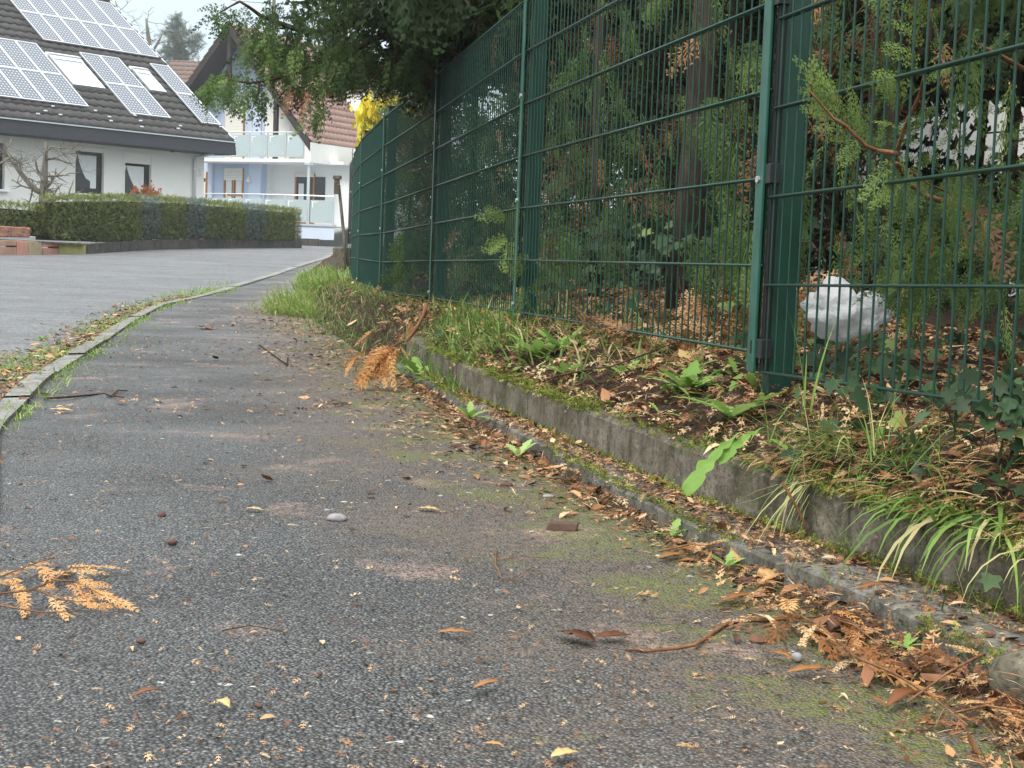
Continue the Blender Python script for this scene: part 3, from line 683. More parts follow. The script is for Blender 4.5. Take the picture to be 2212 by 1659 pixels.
# roof
def gslope(sgn,name,o0,o1,zlow):
    es_=ea*sgn*math.cos(math.radians(49.6))-np.array([0,0,math.sin(math.radians(49.6))]);L_=(TZ-zlow)/math.sin(math.radians(49.6))
    E0=BF.p(UC,o0,TZ)+es_*L_;en_=ea*sgn*math.sin(math.radians(49.6))+np.array([0,0,math.cos(math.radians(49.6))])
    tile_roof(name,M['roofp'] if sgn>0 else M['roofb'],bh,BO,E0,eb,-es_,en_,0,o1-o0,0,L_,.3,.36,.04)
    m=MB();m.prism([BF.p(UC,o0,TZ-.02),BF.p(UC,o0,TZ-.02)+es_*L_,BF.p(UC,o0,TZ-.2)+es_*L_,BF.p(UC,o0,TZ-.2)],eb*(o1-o0));m.build('soffit',M['wood'],bh,BO)
    m=MB();m.prism([BF.p(UC,o0,TZ+.02),BF.p(UC,o0,TZ+.02)+es_*L_,BF.p(UC,o0,TZ-.30)+es_*L_,BF.p(UC,o0,TZ-.34)],-eb*.05);m.build('barge_board',M['wood'],bh,BO)
gslope(1,'roof_right',-1.3,9.,4.40);gslope(-1,'roof_left',-1.3,9.,4.4)
m=MB();m.box(BF,UC-.1,UC+.06,-1.25,-1.1,6.2,TZ-.3);m.box(BF,UC-1.9,UC+1.9,-1.22,-1.12,6.95,7.08) if False else None
m.build('roof_post',M['wood'],bh,BO);m=MB();m.box(BF,1.30,1.46,-1.2,-1.05,3.78,zr(1.4)-.2);m.build('roof_post',M['wood'],bh,BO);m=MB();m.box(BF,-2.75,-2.45,-1.25,0,6.0,6.25)
m.build('roof_beam',M['wood'],bh,BO)
m=MB();cx=UC+.0;m.box(BF,UC+.2,UC+.95,5.3,6.,TZ-1.2,TZ+.45);ch=m.build('chimney',M['slate'],bh,BO)
# dormer of white render with pink roof, right side
m=MB();m.box(BF,.9,2.6,4.,6.4,5.2,7.0);dm_=m.build('dormer',M['white'],bh,BO)
m=MB();m.prism([BF.p(2.9,3.8,7.0),BF.p(.4,3.8,7.9),BF.p(.4,3.8,7.75),BF.p(2.9,3.8,6.85)],eb*3.);m.build('dormer_roof',M['roofp'],dm_,BO)
# windows & doors
def bwin(u0,u1,z0,z1,o,sh,mul,name='window'):
    m=MB();t=.07
    m.box(BF,u0,u0+t,o-.05,o,z0,z1);m.box(BF,u1-t,u1,o-.05,o,z0,z1);m.box(BF,u0+t,u1-t,o-.05,o,z1-t,z1);m.box(BF,u0+t,u1-t,o-.05,o,z0,z0+t)
    c=(u0+u1)/2
    if mul: m.box(BF,c-.045,c+.045,o-.048,o-.004,z0+t,z1-t);zm=(z0+z1)/2-.15;m.box(BF,u0+t,c-.045,o-.046,o-.006,zm-.03,zm+.03);m.box(BF,c+.045,u1-t,o-.046,o-.006,zm-.03,zm+.03)
    w_=m.build(name,M['orangewood'],bh,BO)
    if sh<1:
        m=MB();m.quad(BF.p(u0+t,o-.012,z0+t),BF.p(u1-t,o-.012,z0+t),BF.p(u1-t,o-.012,z1-t),BF.p(u0+t,o-.012,z1-t));m.build('pane',M['glass'],w_,BO)
        m=MB()
        for (a,b) in ((u0+t+.02,c-.1),(c+.1,u1-t-.02)) if mul else ((u0+t+.1,u0+t+.35),): m.quad(BF.p(a,o-.02,z0+t+.02),BF.p(b,o-.02,z0+t+.02),BF.p(b,o-.02,z1-.4),BF.p(a,o-.02,z1-.4))
        m.build('curtain',M['curtain'],w_,BO)
    if sh>0:
        m=MB();zz=z1-(z1-z0)*sh+.0;k=max(2,int((z1-zz)/.06))
        for i in range(k): a=zz+(z1-zz)*i/k;m.box(BF,u0+.03,u1-.03,o-.085+.012*(i%2),o-.052,a+.004,a+(z1-zz)/k-.004)
        m.build('shutter',M['shutter'],w_,BO)
bwin(-1.86,-.90,1.6,3.47,0,.26,True);bwin(-1.87,-.92,3.80,5.9,0,1.,False);bwin(-3.05,-2.62,2.0,3.3,-.12,.2,False)
bwin(1.18,2.12,1.3,3.33,.6,.07,False,'balcony_door');bwin(1.3,2.1,3.8,5.2,0,1.,False)
m=MB();m.box(BF,2.12,2.6,.57,.6,1.6,3.2);m.build('side_window',M['glass'],bh,BO)
m=MB();m.tube([BF.p(-.60,-.1,2.92),BF.p(-.60,-.1,3.0),BF.p(-.60,-.1,3.08),BF.p(-.60,-.1,3.2)],[.13,.10,.05,.015],8);m.build('wall_lamp',M['shutter'],bh,BO,smooth=True)
m=MB();m.tube([BF.p(4.6,.4,4.18),BF.p(4.3,.45,4.12),BF.p(4.0,.5,3.95),BF.p(3.86,.5,3.7),BF.p(3.86,.5,.6)],.07,8);m.build('downpipe',M['wood'],bh,BO,smooth=True)
# brown roof of a third house behind, left
th=empty('brown_roofed_house',at(400,190,80.));TO=np.array(th.location);tag(th,'brown tiled roof of a house showing between the white and the blue house','house')
A_=at(345,215,80);B_=at(470,215,80);tt=at(395,118,84)-A_
e1=(B_-A_)/np.linalg.norm(B_-A_);e1[2]=0;e1/=np.linalg.norm(e1);e2=np.array([0,.72,.69]);e3=np.array([0,-.69,.72])
tile_roof('roof',M['roofb'],th,TO,A_,e1,e2,e3,0,3.6,-.8,3.3,.3,.36,.04)
m=MB();m.box(Fr(A_,e1,np.array([0,1.,0])),.2,3.4,.6,5,-5,-.2);m.build('wall',M['white'],th,TO)
# white house with orange roof behind the conifers, right
P=at(2060,232,15.);oh=empty('orange_roofed_house',(P[0],P[1],.35));OO=np.array(oh.location);tag(oh,'white house with orange roof glimpsed through the conifers on the right','house')
OF=Fr((P[0],P[1],0),(1,-.0,0),(0,1,0))
m=MB();m.box(OF,-1.05,3.6,0,4,.2,2.24);m.build('wall',M['white'],oh,OO)
m=MB();m.prism([OF.p(-.4,-.06,2.25),OF.p(-.4,2,3.1),OF.p(-.4,4.3,2.25)],np.array([4.6,0,0]));m.build('roof',simple('orange_roof_tile',(.55,.22,.10),.8,.2),oh,OO)
# ================================================================== PLANTS: garden of the white house
def shrub(x0,x1,t0,t1,b0,b1,Y0,Y1,mat,label,dens=900,leaf=.075,depth=.5):
    A=at(x0,b0,Y0);B=at(x1,b1,Y1);C0=at(x0,t0,Y0);C1=at(x1,t1,Y1)
    dens*=1.5;org=((A+B)/2);org[2]=min(A[2],B[2]);e=(B-A);e[2]=0;L_=np.linalg.norm(e);e/=L_;bk=np.array([-e[1],e[0],0]);
    if bk[0]>0:bk=-bk
    o=Fol();n_=int(dens*(L_*(C0[2]-A[2])+L_*depth*.6+(C1[2]-B[2])*depth*.8))
    for i in range(n_):
        f=U(0,1);r=U(0,1);h0=A[2]+(B[2]-A[2])*f;h1=C0[2]+(C1[2]-C0[2])*f
        if r<.58: p=A+e*L_*f;p=np.array([p[0],p[1],h0+(h1-h0)*U(0,1)])+bk*U(-.04,.10);nd=-bk
        elif r<.76: p=A+e*L_*f+bk*U(0,depth);p[2]=h1+G(.02);nd=np.array([0,0,1.])
        else: f=0. if U(0,1)<.4 else 1.;p=A+e*(L_*f+(U(-.04,.06) if f==0 else U(-.06,.04)))+bk*U(0,depth);h0=A[2] if f==0 else B[2];h1=C0[2] if f==0 else C1[2];p[2]=h0+(h1-h0)*U(0,1);nd=-e if f==0 else e
        ax=nd*.5+np.array([0,0,.6])+RNG.normal(size=3)*.6
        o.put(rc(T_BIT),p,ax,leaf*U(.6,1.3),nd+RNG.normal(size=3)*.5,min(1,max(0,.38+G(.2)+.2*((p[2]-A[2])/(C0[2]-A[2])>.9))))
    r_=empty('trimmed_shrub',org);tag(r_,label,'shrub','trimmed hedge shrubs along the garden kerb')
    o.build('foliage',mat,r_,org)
    f=Fr((A[0],A[1],0),e,bk);m=MB();hb=min(A[2],B[2]);m.prism([f.p(.05,.12,hb),f.p(L_-.05,.12,hb),f.p(L_-.05,.12,C1[2]-.07),f.p(.05,.12,C0[2]-.07)],bk*(depth-.17));m.build('shade_core',M['thujad'],r_,org)  # solid dark block fills the shrub, its inner shade put into the colour
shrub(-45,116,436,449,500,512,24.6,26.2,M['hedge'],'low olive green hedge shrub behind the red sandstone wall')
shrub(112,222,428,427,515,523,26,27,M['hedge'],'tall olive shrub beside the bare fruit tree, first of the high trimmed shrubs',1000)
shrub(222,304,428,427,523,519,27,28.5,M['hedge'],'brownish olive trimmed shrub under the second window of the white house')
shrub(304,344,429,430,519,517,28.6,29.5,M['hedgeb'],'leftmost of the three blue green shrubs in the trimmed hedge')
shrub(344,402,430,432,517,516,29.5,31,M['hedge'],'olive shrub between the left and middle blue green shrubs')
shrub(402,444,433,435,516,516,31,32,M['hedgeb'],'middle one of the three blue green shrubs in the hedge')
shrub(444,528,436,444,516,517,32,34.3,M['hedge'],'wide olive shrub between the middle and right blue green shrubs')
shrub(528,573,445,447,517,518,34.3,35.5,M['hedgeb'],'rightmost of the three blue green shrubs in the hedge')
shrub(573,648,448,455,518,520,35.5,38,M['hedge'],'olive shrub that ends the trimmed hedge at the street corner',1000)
# garden kerb and red wall
kp=[(187,545,26.0),(260,541,27.5),(333,537,29.2),(400,535,31),(468,534,33),(560,534,35.5),(652,534,38.2)];tp=[528,523,518,517,516.5,518,520.5]
r_=empty('garden_kerb',at(333,537,29.2));tag(r_,'dark stained low concrete kerb wall under the trimmed hedge','kerb wall');ko=np.array(r_.location)
for i in range(len(kp)-1):
    a=at(*kp[i]);b=at(*kp[i+1]);ta_=at(kp[i][0],tp[i],kp[i][2]);tb=at(kp[i+1][0],tp[i+1],kp[i+1][2]);d=(b-a);d/=np.linalg.norm(d);a=a+d*.006;ta_=ta_+d*.006
    bk=np.array([-d[1],d[0],0]);bk=bk if bk[0]<0 else -bk
    m=MB();m.prism([a-[0,0,.1],b-[0,0,.1],tb,ta_],bk*(.14 if i<5 else .9));m.build('kerb_block',M['darkkerb'],r_,ko)
r_=empty('sandstone_wall',at(90,545,25));tag(r_,'low red sandstone wall with mossy coping at the left edge','wall');ko=np.array(r_.location)
xs_=[-60,-20,37,62,92,128,187];Ys=[24,24.2,24.6,24.8,25.1,25.5,26.0]
for i in range(6):
    a=at(xs_[i],546.5,Ys[i]);b=at(xs_[i+1]-1,546.3,Ys[i+1]);t0=at(xs_[i],516.5+i*1.4,Ys[i]);t1=at(xs_[i+1]-1,518+i*1.5,Ys[i+1])
    c1=simple('sandstone_block',[(.36,.17,.13),(.33,.20,.15),(.40,.21,.16),(.30,.25,.16),(.34,.17,.13),(.27,.25,.10)][i],.9,.1,.5,5)
    m=MB();bk=np.array([-.25,.2,0])
    if i in(1,4):
        mid0=(a+t0)/2;mid1=(b+t1)/2;m.prism([a-[0,0,.06],b-[0,0,.06],mid1-[0,0,.012],mid0-[0,0,.012]],bk);m.prism([mid0+[0,0,.012],mid1+[0,0,.012],t1,t0],bk*.96)
    else: m.prism([a-[0,0,.06],b-[0,0,.06],t1,t0],bk)
    m.build('sandstone_block',c1,r_,ko,bevel=.01)
m=MB();m.prism([at(-60,513.5,23.9),at(187,526,25.9),at(187,529.5,25.9),at(-60,516.2,23.9)],np.array([-.3,.3,0]));m.build('coping',M['mossstone'],r_,ko)
m=MB();m.prism([at(-60,511,24),at(66,513,24.9),at(67,492,24.9),at(-60,484,24)],np.array([-.3,.3,0]));tag(m.build('sandstone_block',M['sand'],None,at(0,513,24.5),bevel=.02),'long mossy sandstone block lying on the red wall','stone')
# ------------------------------------------------------------------ bare trees
def bare(name,label,cat,paths,rs,twn,Y,mat,seed,tl=.5,tips=True,sp=2):
    rr=random.Random(seed);base=at(*paths[0][0],Y);r_=empty(name,base);tag(r_,label,cat);o=np.array(r_.location)
    tm=MB();tw=MB();pts=[]
    for k,(P,(ra,rb)) in enumerate(zip(paths,rs)):
        W=[at(x,y,Y+k*.07*rr.uniform(-1,1)) for x,y in P];n_=len(W);W=[w+np.array([0,rr.uniform(-.05,.05),0])*(i>0) for i,w in enumerate(W)]
        (tm if k==0 else tw).tube(W,[ra+(rb-ra)*i/(n_-1) for i in range(n_)],7)
        for i in range(n_-1):
            for _ in range(twn): f=rr.random();pts.append((W[i]*(1-f)+W[i+1]*f,W[i+1]-W[i],ra+(rb-ra)*(i+f)/(n_-1)))
    def grow(p,d,l,r,lev):
        d=np.array(d)/np.linalg.norm(d);q=[p];c=p
        for i in range(4):
            d=d+np.array([rr.gauss(0,.22),rr.gauss(0,.22),rr.gauss(0,.2)+.03]);d/=np.linalg.norm(d);c=c+d*l/4;q.append(c)
            if lev and i>=1:
                for _ in range(sp if i<3 else 1): grow(c,d+np.array([rr.gauss(0,.8),rr.gauss(0,.8),rr.gauss(0,.6)]),l*.5,r*.55,lev-1)
        tw.tube(q,[r,r*.85,r*.7,r*.55,r*.3],4,cap=False)
    for p,d,r in pts:
        s=np.array([rr.gauss(0,1),rr.gauss(0,.8),rr.gauss(.1,.5)]);grow(p,s,tl*rr.uniform(.5,1.1),max(.003,r*.35),1)
    tm.build('trunk',mat,r_,o,smooth=True);tw.build('branches',mat,r_,o,smooth=True);return r_
bare('bare_fruit_tree','small leafless fruit tree in front of the white house wall','tree',
 [[(94,452),(94,420),(95,389),(97,349),(101,307)],[(92,418),(78,411),(63,397),(44,373),(30,352),(19,341),(9,324)],[(94,392),(90,385),(82,370),(76,345)],[(97,345),(120,341),(140,350),(158,354)],[(45,373),(42,352),(25,340),(15,322),(26,300)],[(98,330),(112,318),(135,320),(160,312)],[(19,341),(2,352),(-10,360)]],
 [(.12,.035),(.07,.03),(.035,.02),(.03,.01),(.03,.008),(.024,.008),(.035,.012)],2,33.,M['greybark'],4,.7)
bare('bare_street_tree','distant leafless tree rising behind the solar roof','tree',[[(330,190),(322,90),(318,60),(316,40)],[(325,120),(345,85),(352,70)],[(270,100),(256,30),(250,2)],[(262,50),(240,10),(236,-20)]],[(.2,.05),(.10,.03),(.12,.03),(.08,.03)],2,95.,M['greybark'],9,1.8)
# red shrub under the window
r_=empty('red_shrub',at(315,425,33));tag(r_,'small red leaved shrub poking above the hedge by the window','shrub');o=np.array(r_.location);f=Fol();m=MB()
for i in range(26):
    a=at(U(285,340),432,33.4);b=at(U(283,352),U(395,422),33.4+U(-.2,.2));m.tube([a,b],[.012,.004],4)
    for k in range(16): q=a+(b-a)*U(.2,1);f.put(rc(T_LEAF),q+RNG.normal(size=3)*.03,RNG.normal(size=3)+[0,0,1],U(.04,.10),None,U(.2,1))
m.build('stems',M['redtwig'],r_,o);f.build('leaves',M['redleaf'],r_,o)
# far hazy pine
r_=empty('hazy_pine',at(385,230,115));tag(r_,'tall loose pine fading into mist between the two houses','tree');o=np.array(r_.location);f=Fol();m=MB()
Wp=lambda x,y:at(x,y,115+U(-1.5,1.5))
m.tube([at(385,230,115),at(385,150,115),at(378,100,115),at(384,38,115)],[.35,.28,.2,.06],6)
cl=[(384,42,7,8,35),(382,58,13,8,55),(372,76,18,9,70),(400,70,10,8,30),(388,92,22,10,80),(362,112,16,10,60),(392,115,26,12,100),(417,92,10,8,40),(428,82,6,8,30),(423,110,7,6,22),(345,140,20,14,80),(385,140,34,14,120),(400,160,30,12,60)]
for cx,cy,rx,ry,n_ in cl:
    m.tube([at(385,cy+18,115),Wp(cx,cy)],[.12,.04],4)
    for i in range(int(n_*1.5)): f.put(rc(T_LO),Wp(cx+G(rx*.5),cy+G(ry*.5)),RNG.normal(size=3)+[0,0,.3],U(.3,.7),None,U(0,1))
m.build('trunk',M['greybark'],r_,o);f.build('crown',M['fartree'],r_,o)
# power pole with wires
r_=empty('power_pole',at(592,230,100));tag(r_,'distant power pole with insulators behind the blue house','power pole');o=np.array(r_.location)
m=MB();m.tube([at(592,230,100),at(592,-40,100)],[.16,.10],8);m.build('pole',M['greybark'],r_,o)
m=MB();m.tube([at(582,12,100),at(602,12,100)],.06,6);m.build('crossarm',M['greybark'],r_,o)
m=MB();m.tube([at(582,33,100),at(602,34,100)],.06,6);m.build('crossarm',M['greybark'],r_,o)
for x,y in((583,7),(601,7),(588,30),(599,30)): m=MB();m.tube([at(x,y+5,100),at(x,y,100)],[.05,.10],6);m.build('insulator',M['slate'],r_,o)
for a,b in (((601,7),(1100,60)),((583,7),(440,-14)),((588,30),(700,46))):
    m=MB();m.tube([at(*a,100),at((a[0]+b[0])/2,(a[1]+b[1])/2+6,95),at(*b,90)],.018,4);m.build('wire',M['slate'],r_,o)
# ------------------------------------------------------------------ stone block with old post
c=at(736,580,19.);bo=(c[0],c[1],c[2]-.05);ee=np.array([.9,-.43,0]);bb=np.array([.43,.9,0])
f=Fr(bo,ee,bb);m=MB();K=6
for i in range(K):
    for j in range(K):
        for kk,(s0,s1) in enumerate(((0,1),)):
            pass
m.box(f,-.13,.13,0,.4,0,.31);o=m.build('stone_pier',M['mossstone'],None,bo,bevel=.02);tag(o,'dark mossy stone block at the end of the green fence','stone')
r_=empty('old_post',at(751,580,18.9));tag(r_,'weathered leaning post with a small metal head beside the mossy block','post');o=np.array(r_.location)
m=MB();m.tube([at(749,582,18.9),at(744,520,18.9),at(737,450,18.9),at(732,400,18.9)],[.022,.021,.020,.018],8);m.build('pole',M['greybark'],r_,o,smooth=True)
m=MB();P=at(728,405,18.85);m.box(Fr(P,RT,np.array([0,1.,0])),-.035,.03,-.03,.03,-.08,.10);m.box(Fr(P,RT,np.array([0,1.,0])),-.05,.05,-.04,.04,.10,.145);m.build('post_head',M['mossstone'],r_,o,bevel=.006)
# ------------------------------------------------------------------ yellow tree beyond the fence
r_=empty('yellow_tree',(-.9,18.2,.3));tag(r_,'young tree with drooping bright yellow leaves behind the fence end','tree');o=np.array(r_.location);f=Fol();m=MB()
m.tube([(-.9,18.2,.2),(-.95,18.2,1.2),(-1.1,18.1,2.2)],[.05,.04,.02],7)
for i in range(60):
    px_=U(770,900);top=300-(px_-765)*1.0 if px_<830 else 225
    q0=np.array([-.98+G(.05),18.15,U(.8,2.)]);q1=at(px_,max(188,U(200,310)),18.2+U(-.4,.4));m.tube([q0,(q0+q1)/2+[0,0,.12],q1],[.012,.008,.004],4)
for cx,cy,rx,ry,n_ in [(800,235,26,24,420),(840,215,30,16,320),(790,275,14,22,260),(785,305,10,14,80),(870,260,30,35,380),(905,235,30,25,200)]:
    for i in range(n_):
        p=at(cx+G(rx*.5),cy+G(ry*.5),18.2+U(-.5,.5));
        if U(0,1)<.4: continue
        f.put(rc(T_LEAF),p,np.array([G(.35),G(.35),-1.]),U(.07,.13),RNG.normal(size=3)-FW,U(0,1),wid=1.)
m.build('trunk',M['twig'],r_,o);f.build('leaves',M['yellow'],r_,o)
# ================================================================== CONIFERS behind the fence
def proj(P):
    d=np.array(P)-CAM;k=d@FW;return 1106+F*(d@RT)/k,829.5-F*(d@UP)/k
GAP=[(2070,300,160,92,.85),(1885,400,32,110,.85),(1800,410,70,30,.5),(1965,55,25,25,.8),(1440,40,30,25,.6)]
def gapped(p):
    if p[1]<.5:return False
    x,y=proj(p)
    for cx,cy,rx,ry,pr in GAP:
        if ((x-cx)/rx)**2+((y-cy)/ry)**2<1 and U(0,1)<pr:return True
    return False
def conifer(x,y,h,R_,tr,nf,tm,label,dark=.5,zlo=.3,dead=.15,limbs=26,size=(.14,.26),lean=0.,mat='thuja',deadz=9.):
    r_=empty('conifer',(x,y,hz(x,y)-.02));tag(r_,label,'conifer','conifers growing behind the green fence');o=np.array(r_.location)
    m=MB();pts=[]
    for i in range(9):
        t=i/8;pts.append(np.array([x+lean*t+.03*math.sin(t*5+x*9),y+.03*math.sin(t*6+y*5),o[2]+h*t]))
    tr=tr*(.6 if 'purple' in label and 'bare' in label else .36);m.tube(pts,[tr*(1.25-t_/8*.9) if t_ else tr*1.5 for t_ in range(9)],12);m.build('trunk',M['bark'],r_,o,smooth=True)
    lm=MB();f=Fol();fd=Fol();tips=[]
    for i in range(limbs):
        t=U(.03,.95);z=o[2]+h*t;a=U(0,2*math.pi);l=R_*(1-t*.7)*U(.5,1.1);p0=np.array([x+lean*t,y,z]);dv=np.array([math.cos(a),math.sin(a),0])
        q=[p0,p0+dv*l*.4+[0,0,.05*l],p0+dv*l*.8+[0,0,-.1*l],p0+dv*l+[0,0,-.05*l]]
        q=[np.array([max(w_[0],XF(min(15,w_[1]))+.1),w_[1],w_[2]]) for w_ in q]
        if gapped(q[2]) or gapped(q[1]): continue
        lm.tube(q,[tr*.22,tr*.16,tr*.09,.004],5);tips.append(q)
        for k in range(7):   # fine dead twigs near the trunk
            s=U(.1,.8);b=q[0]+(q[2]-q[0])*s;e_=b+RNG.normal(size=3)*[.10,.10,.08]+[0,0,-.05];e_[0]=max(e_[0],XF(min(15,e_[1]))+.03)
            if gapped(e_):continue
            lm.tube([b,(b+e_)/2+RNG.normal(size=3)*.015,e_],[.005,.003,.0015],4,cap=False)
    c=0;g=0
    while c<nf and g<nf*6:
        g+=1
        q=rc(tips);s=U(.25,1.05);i=1 if s<.6 else 2
        b=q[0]+(q[3]-q[0])*s+RNG.normal(size=3)*[.09,.09,.07]
        lim=XF(min(15.2,b[1]))+.05
        if b[0]<lim or b[2]<hz(b[0],b[1])+.03: continue
        out=np.array([b[0]-x,b[1]-y,0.]);out/=np.linalg.norm(out)+1e-6
        ax=out*U(.2,.9)+np.array([0,0,-U(.1,1.2)])+RNG.normal(size=3)*.35
        sz=U(*size)*(1 if b[2]<2.4 else 1.6);tip=b+ax/np.linalg.norm(ax)*sz
        if tip[0]<XF(min(15.2,tip[1]))+.01 and tip[2]<1.7: ax[0]=abs(ax[0])
        if tip[2]<hz(tip[0],tip[1])+.02: ax[2]=abs(ax[2])
        if gapped(b) or gapped(tip): continue
        dd_=U(0,1)<dead+(.0 if s>.5 else .25)
        t_=rc(tm) if b[2]<2.4 else rc(T_LO)
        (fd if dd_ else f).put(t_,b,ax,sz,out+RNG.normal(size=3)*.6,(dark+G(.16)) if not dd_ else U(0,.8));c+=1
    if mat=='thuja':     # drooping outer sprays that hang close to the fence
        for i in range(int(nf*.62)):
            b=np.array([0,y+U(-.95,.95),0.]);b[0]=XF(min(15.2,b[1]))+U(.07,.42);b[2]=hz(b[0],b[1])+U(.16,2.3)
            if gapped(b) or math.sin(b[1]*9+b[2]*3)+math.sin(b[2]*7+b[1]*4)+G(.5)<-.35: continue
            dd_=U(0,1)<dead*.5
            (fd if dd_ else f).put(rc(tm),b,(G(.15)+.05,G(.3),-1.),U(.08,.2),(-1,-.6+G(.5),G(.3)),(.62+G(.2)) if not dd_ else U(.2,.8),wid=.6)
    lm.build('branches',M['twig'],r_,o);f.build('foliage',M[mat],r_,o);fd.build('dead_foliage',M['dead'],r_,o);return r_
conifer(1.72,2.35,3.2,.75,.04,380,T_HI,'slim conifer at the right edge standing nearest behind the fence',.62,size=(.12,.22),dead=.12)
conifer(1.35,3.55,3.6,.62,.03,360,T_HI,'conifer with light green sprays right of the near fence post',.60,size=(.12,.22))
conifer(.98,4.35,4.2,.55,.034,330,T_HI,'thin stemmed conifer just behind the near fence post',.6,dead=.2,size=(.10,.2))
conifer(.62,5.5,4.8,.62,.075,430,T_MD,'conifer with bare purple brown trunk in the middle of the wide fence panel',.62,dead=.16,limbs=34,size=(.10,.2))
conifer(.36,6.9,4.8,.6,.06,400,T_MD,'brown twiggy conifer behind the third fence panel',.6,dead=.2,size=(.1,.2))
conifer(.02,8.5,5.2,.75,.085,450,T_MD,'large conifer with thick dark trunk rising over the fence',.5,dead=.18,limbs=34)
conifer(-.28,10.1,4.6,.7,.06,420,T_MD,'dense green conifer behind the panel beside the yellow tree',.5,dead=.1,mat='thuja')
conifer(-.62,11.9,3.2,.6,.05,360,T_MD,'bushy conifer standing behind the far fence panels',.5,dead=.1)
conifer(-.95,13.7,1.7,.5,.04,300,T_MD,'low conifer at the far end of the fence',.5,dead=.1)
for k,(x,y,h) in enumerate([(2.75,3.6,4.),(2.3,5.0,4.5),(1.55,6.6,5.),(1.1,8.1,5.),(.75,9.9,5.),(.35,11.8,4.4),(.1,13.9,2.6),(3.4,6.4,4.4)]):
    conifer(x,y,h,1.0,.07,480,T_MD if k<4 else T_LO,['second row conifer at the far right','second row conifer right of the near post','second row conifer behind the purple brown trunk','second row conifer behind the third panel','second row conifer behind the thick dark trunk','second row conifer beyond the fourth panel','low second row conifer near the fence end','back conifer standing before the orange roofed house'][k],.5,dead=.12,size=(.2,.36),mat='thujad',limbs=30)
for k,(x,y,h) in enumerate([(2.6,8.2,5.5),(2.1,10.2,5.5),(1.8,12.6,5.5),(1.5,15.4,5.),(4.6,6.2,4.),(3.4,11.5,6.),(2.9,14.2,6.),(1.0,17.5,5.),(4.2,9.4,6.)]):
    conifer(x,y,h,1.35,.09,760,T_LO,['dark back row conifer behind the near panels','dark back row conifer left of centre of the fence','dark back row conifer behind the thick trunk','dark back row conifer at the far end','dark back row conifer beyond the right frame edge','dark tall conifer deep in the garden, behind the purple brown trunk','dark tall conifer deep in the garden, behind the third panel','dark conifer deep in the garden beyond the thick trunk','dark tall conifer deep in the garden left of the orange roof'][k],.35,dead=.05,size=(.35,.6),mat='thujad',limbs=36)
# ------------------------------------------------------------------ branch hanging over the path (part of the large conifer)
big=[o_ for o_ in col.objects if o_.get('label','').startswith('large conifer')][0];bo=np.array(big.location)
def poly(m,P,Y0,Y1,r0,r1,n=6,par=None):
    m=MB();own,nm_,mt_=CUR
    k=len(P);W=[at(x,y,Y0+(Y1-Y0)*i/(k-1)) for i,(x,y) in enumerate(P)];m.tube(W,[r0+(r1-r0)*i/(k-1) for i in range(k)],n);m.build(nm_,mt_,own,np.array(own.location),smooth=True);return W
CUR=(big,'overhanging_branch',M['twig'])
m=MB()
poly(m,[(1060,10),(960,45),(880,55),(836,61),(796,40),(775,40),(730,63),(703,69),(666,71),(640,63),(598,48),(563,34),(539,16),(518,3)],8.5,7.9,.035,.006)
poly(m,[(796,42),(783,48),(770,69),(727,106),(690,118)],8.2,8.0,.016,.005)
poly(m,[(880,70),(820,80),(791,93),(764,111),(714,122),(650,150),(590,172),(540,180),(480,170)],8.4,7.7,.022,.004)
poly(m,[(775,40),(770,0),(750,-40)],8.2,8.2,.015,.01)
poly(m,[(1000,30),(940,10),(880,-10),(800,-20)],8.5,8.2,.03,.02)
poly(m,[(1090,90),(1040,120),(990,120),(950,80),(930,40)],8.3,8.1,.014,.008)
poly(m,[(1060,60),(1000,75),(930,95),(880,130),(850,180)],8.6,8.4,.03,.008)
for x0,y0,x1,y1 in((680,140,700,250),(600,60,560,110),(650,150,600,215),(560,175,545,235),(500,160,480,205),(714,122,720,190),(850,90,860,170),(518,3,470,30),(470,30,455,45),(830,140,780,200)): poly(m,[(x0,y0),((x0+x1)/2+6,(y0+y1)/2-4),(x1,y1)],8.,7.95,.007,.003,5)
f=Fol();fd=Fol()
CLU=[(475,185,24,26,60,.62,0),(520,190,26,24,50,.55,0),(560,215,14,22,24,.5,0),(470,28,18,12,18,.4,0),(515,40,20,20,26,.35,0),(570,50,26,18,30,.4,0),(560,95,32,24,70,.5,0),(620,130,42,38,130,.5,0),(650,95,34,24,50,.45,0),(690,150,44,40,120,.48,0),(655,200,34,14,34,.4,.6),(685,245,16,24,26,.6,0),(740,120,44,34,120,.42,0),(760,165,38,24,90,.42,.05),(700,40,50,26,50,.3,0),(790,90,36,36,70,.35,0),(830,140,46,34,150,.35,0),(880,150,40,34,130,.3,0),(810,20,40,22,60,.25,0),(880,30,44,30,160,.2,0),(620,20,50,16,30,.35,0),(900,90,36,40,160,.2,0),(760,12,40,20,40,.3,0)]
for cx,cy,rx,ry,n_,ti,de in CLU:
    Yc=8.0+(cx-600)/500*.5
    for i in range(int(n_*(.62 if cx<705 else .85))):
        x=cx+U(-1,1)*rx;y=cy+U(-1,1)*ry-12
        p=at(x,y,Yc+G(.22));sz=U(.09,.19);ax=np.array([G(.55)-.2,G(.4),-1.0+G(.3)])
        (fd if U(0,1)<de else f).put(rc(T_OV),p,ax,sz,-FW+RNG.normal(size=3)*.6,ti+G(.2),wid=.75)
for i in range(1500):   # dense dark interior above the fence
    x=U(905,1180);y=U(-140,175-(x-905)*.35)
    p=at(x,y,U(8.5,10.2));(fd if U(0,1)<.15 else f).put(rc(T_LO),p,np.array([G(.5),G(.4),-1+G(.5)]),U(.14,.30),None,.05+G(.10))
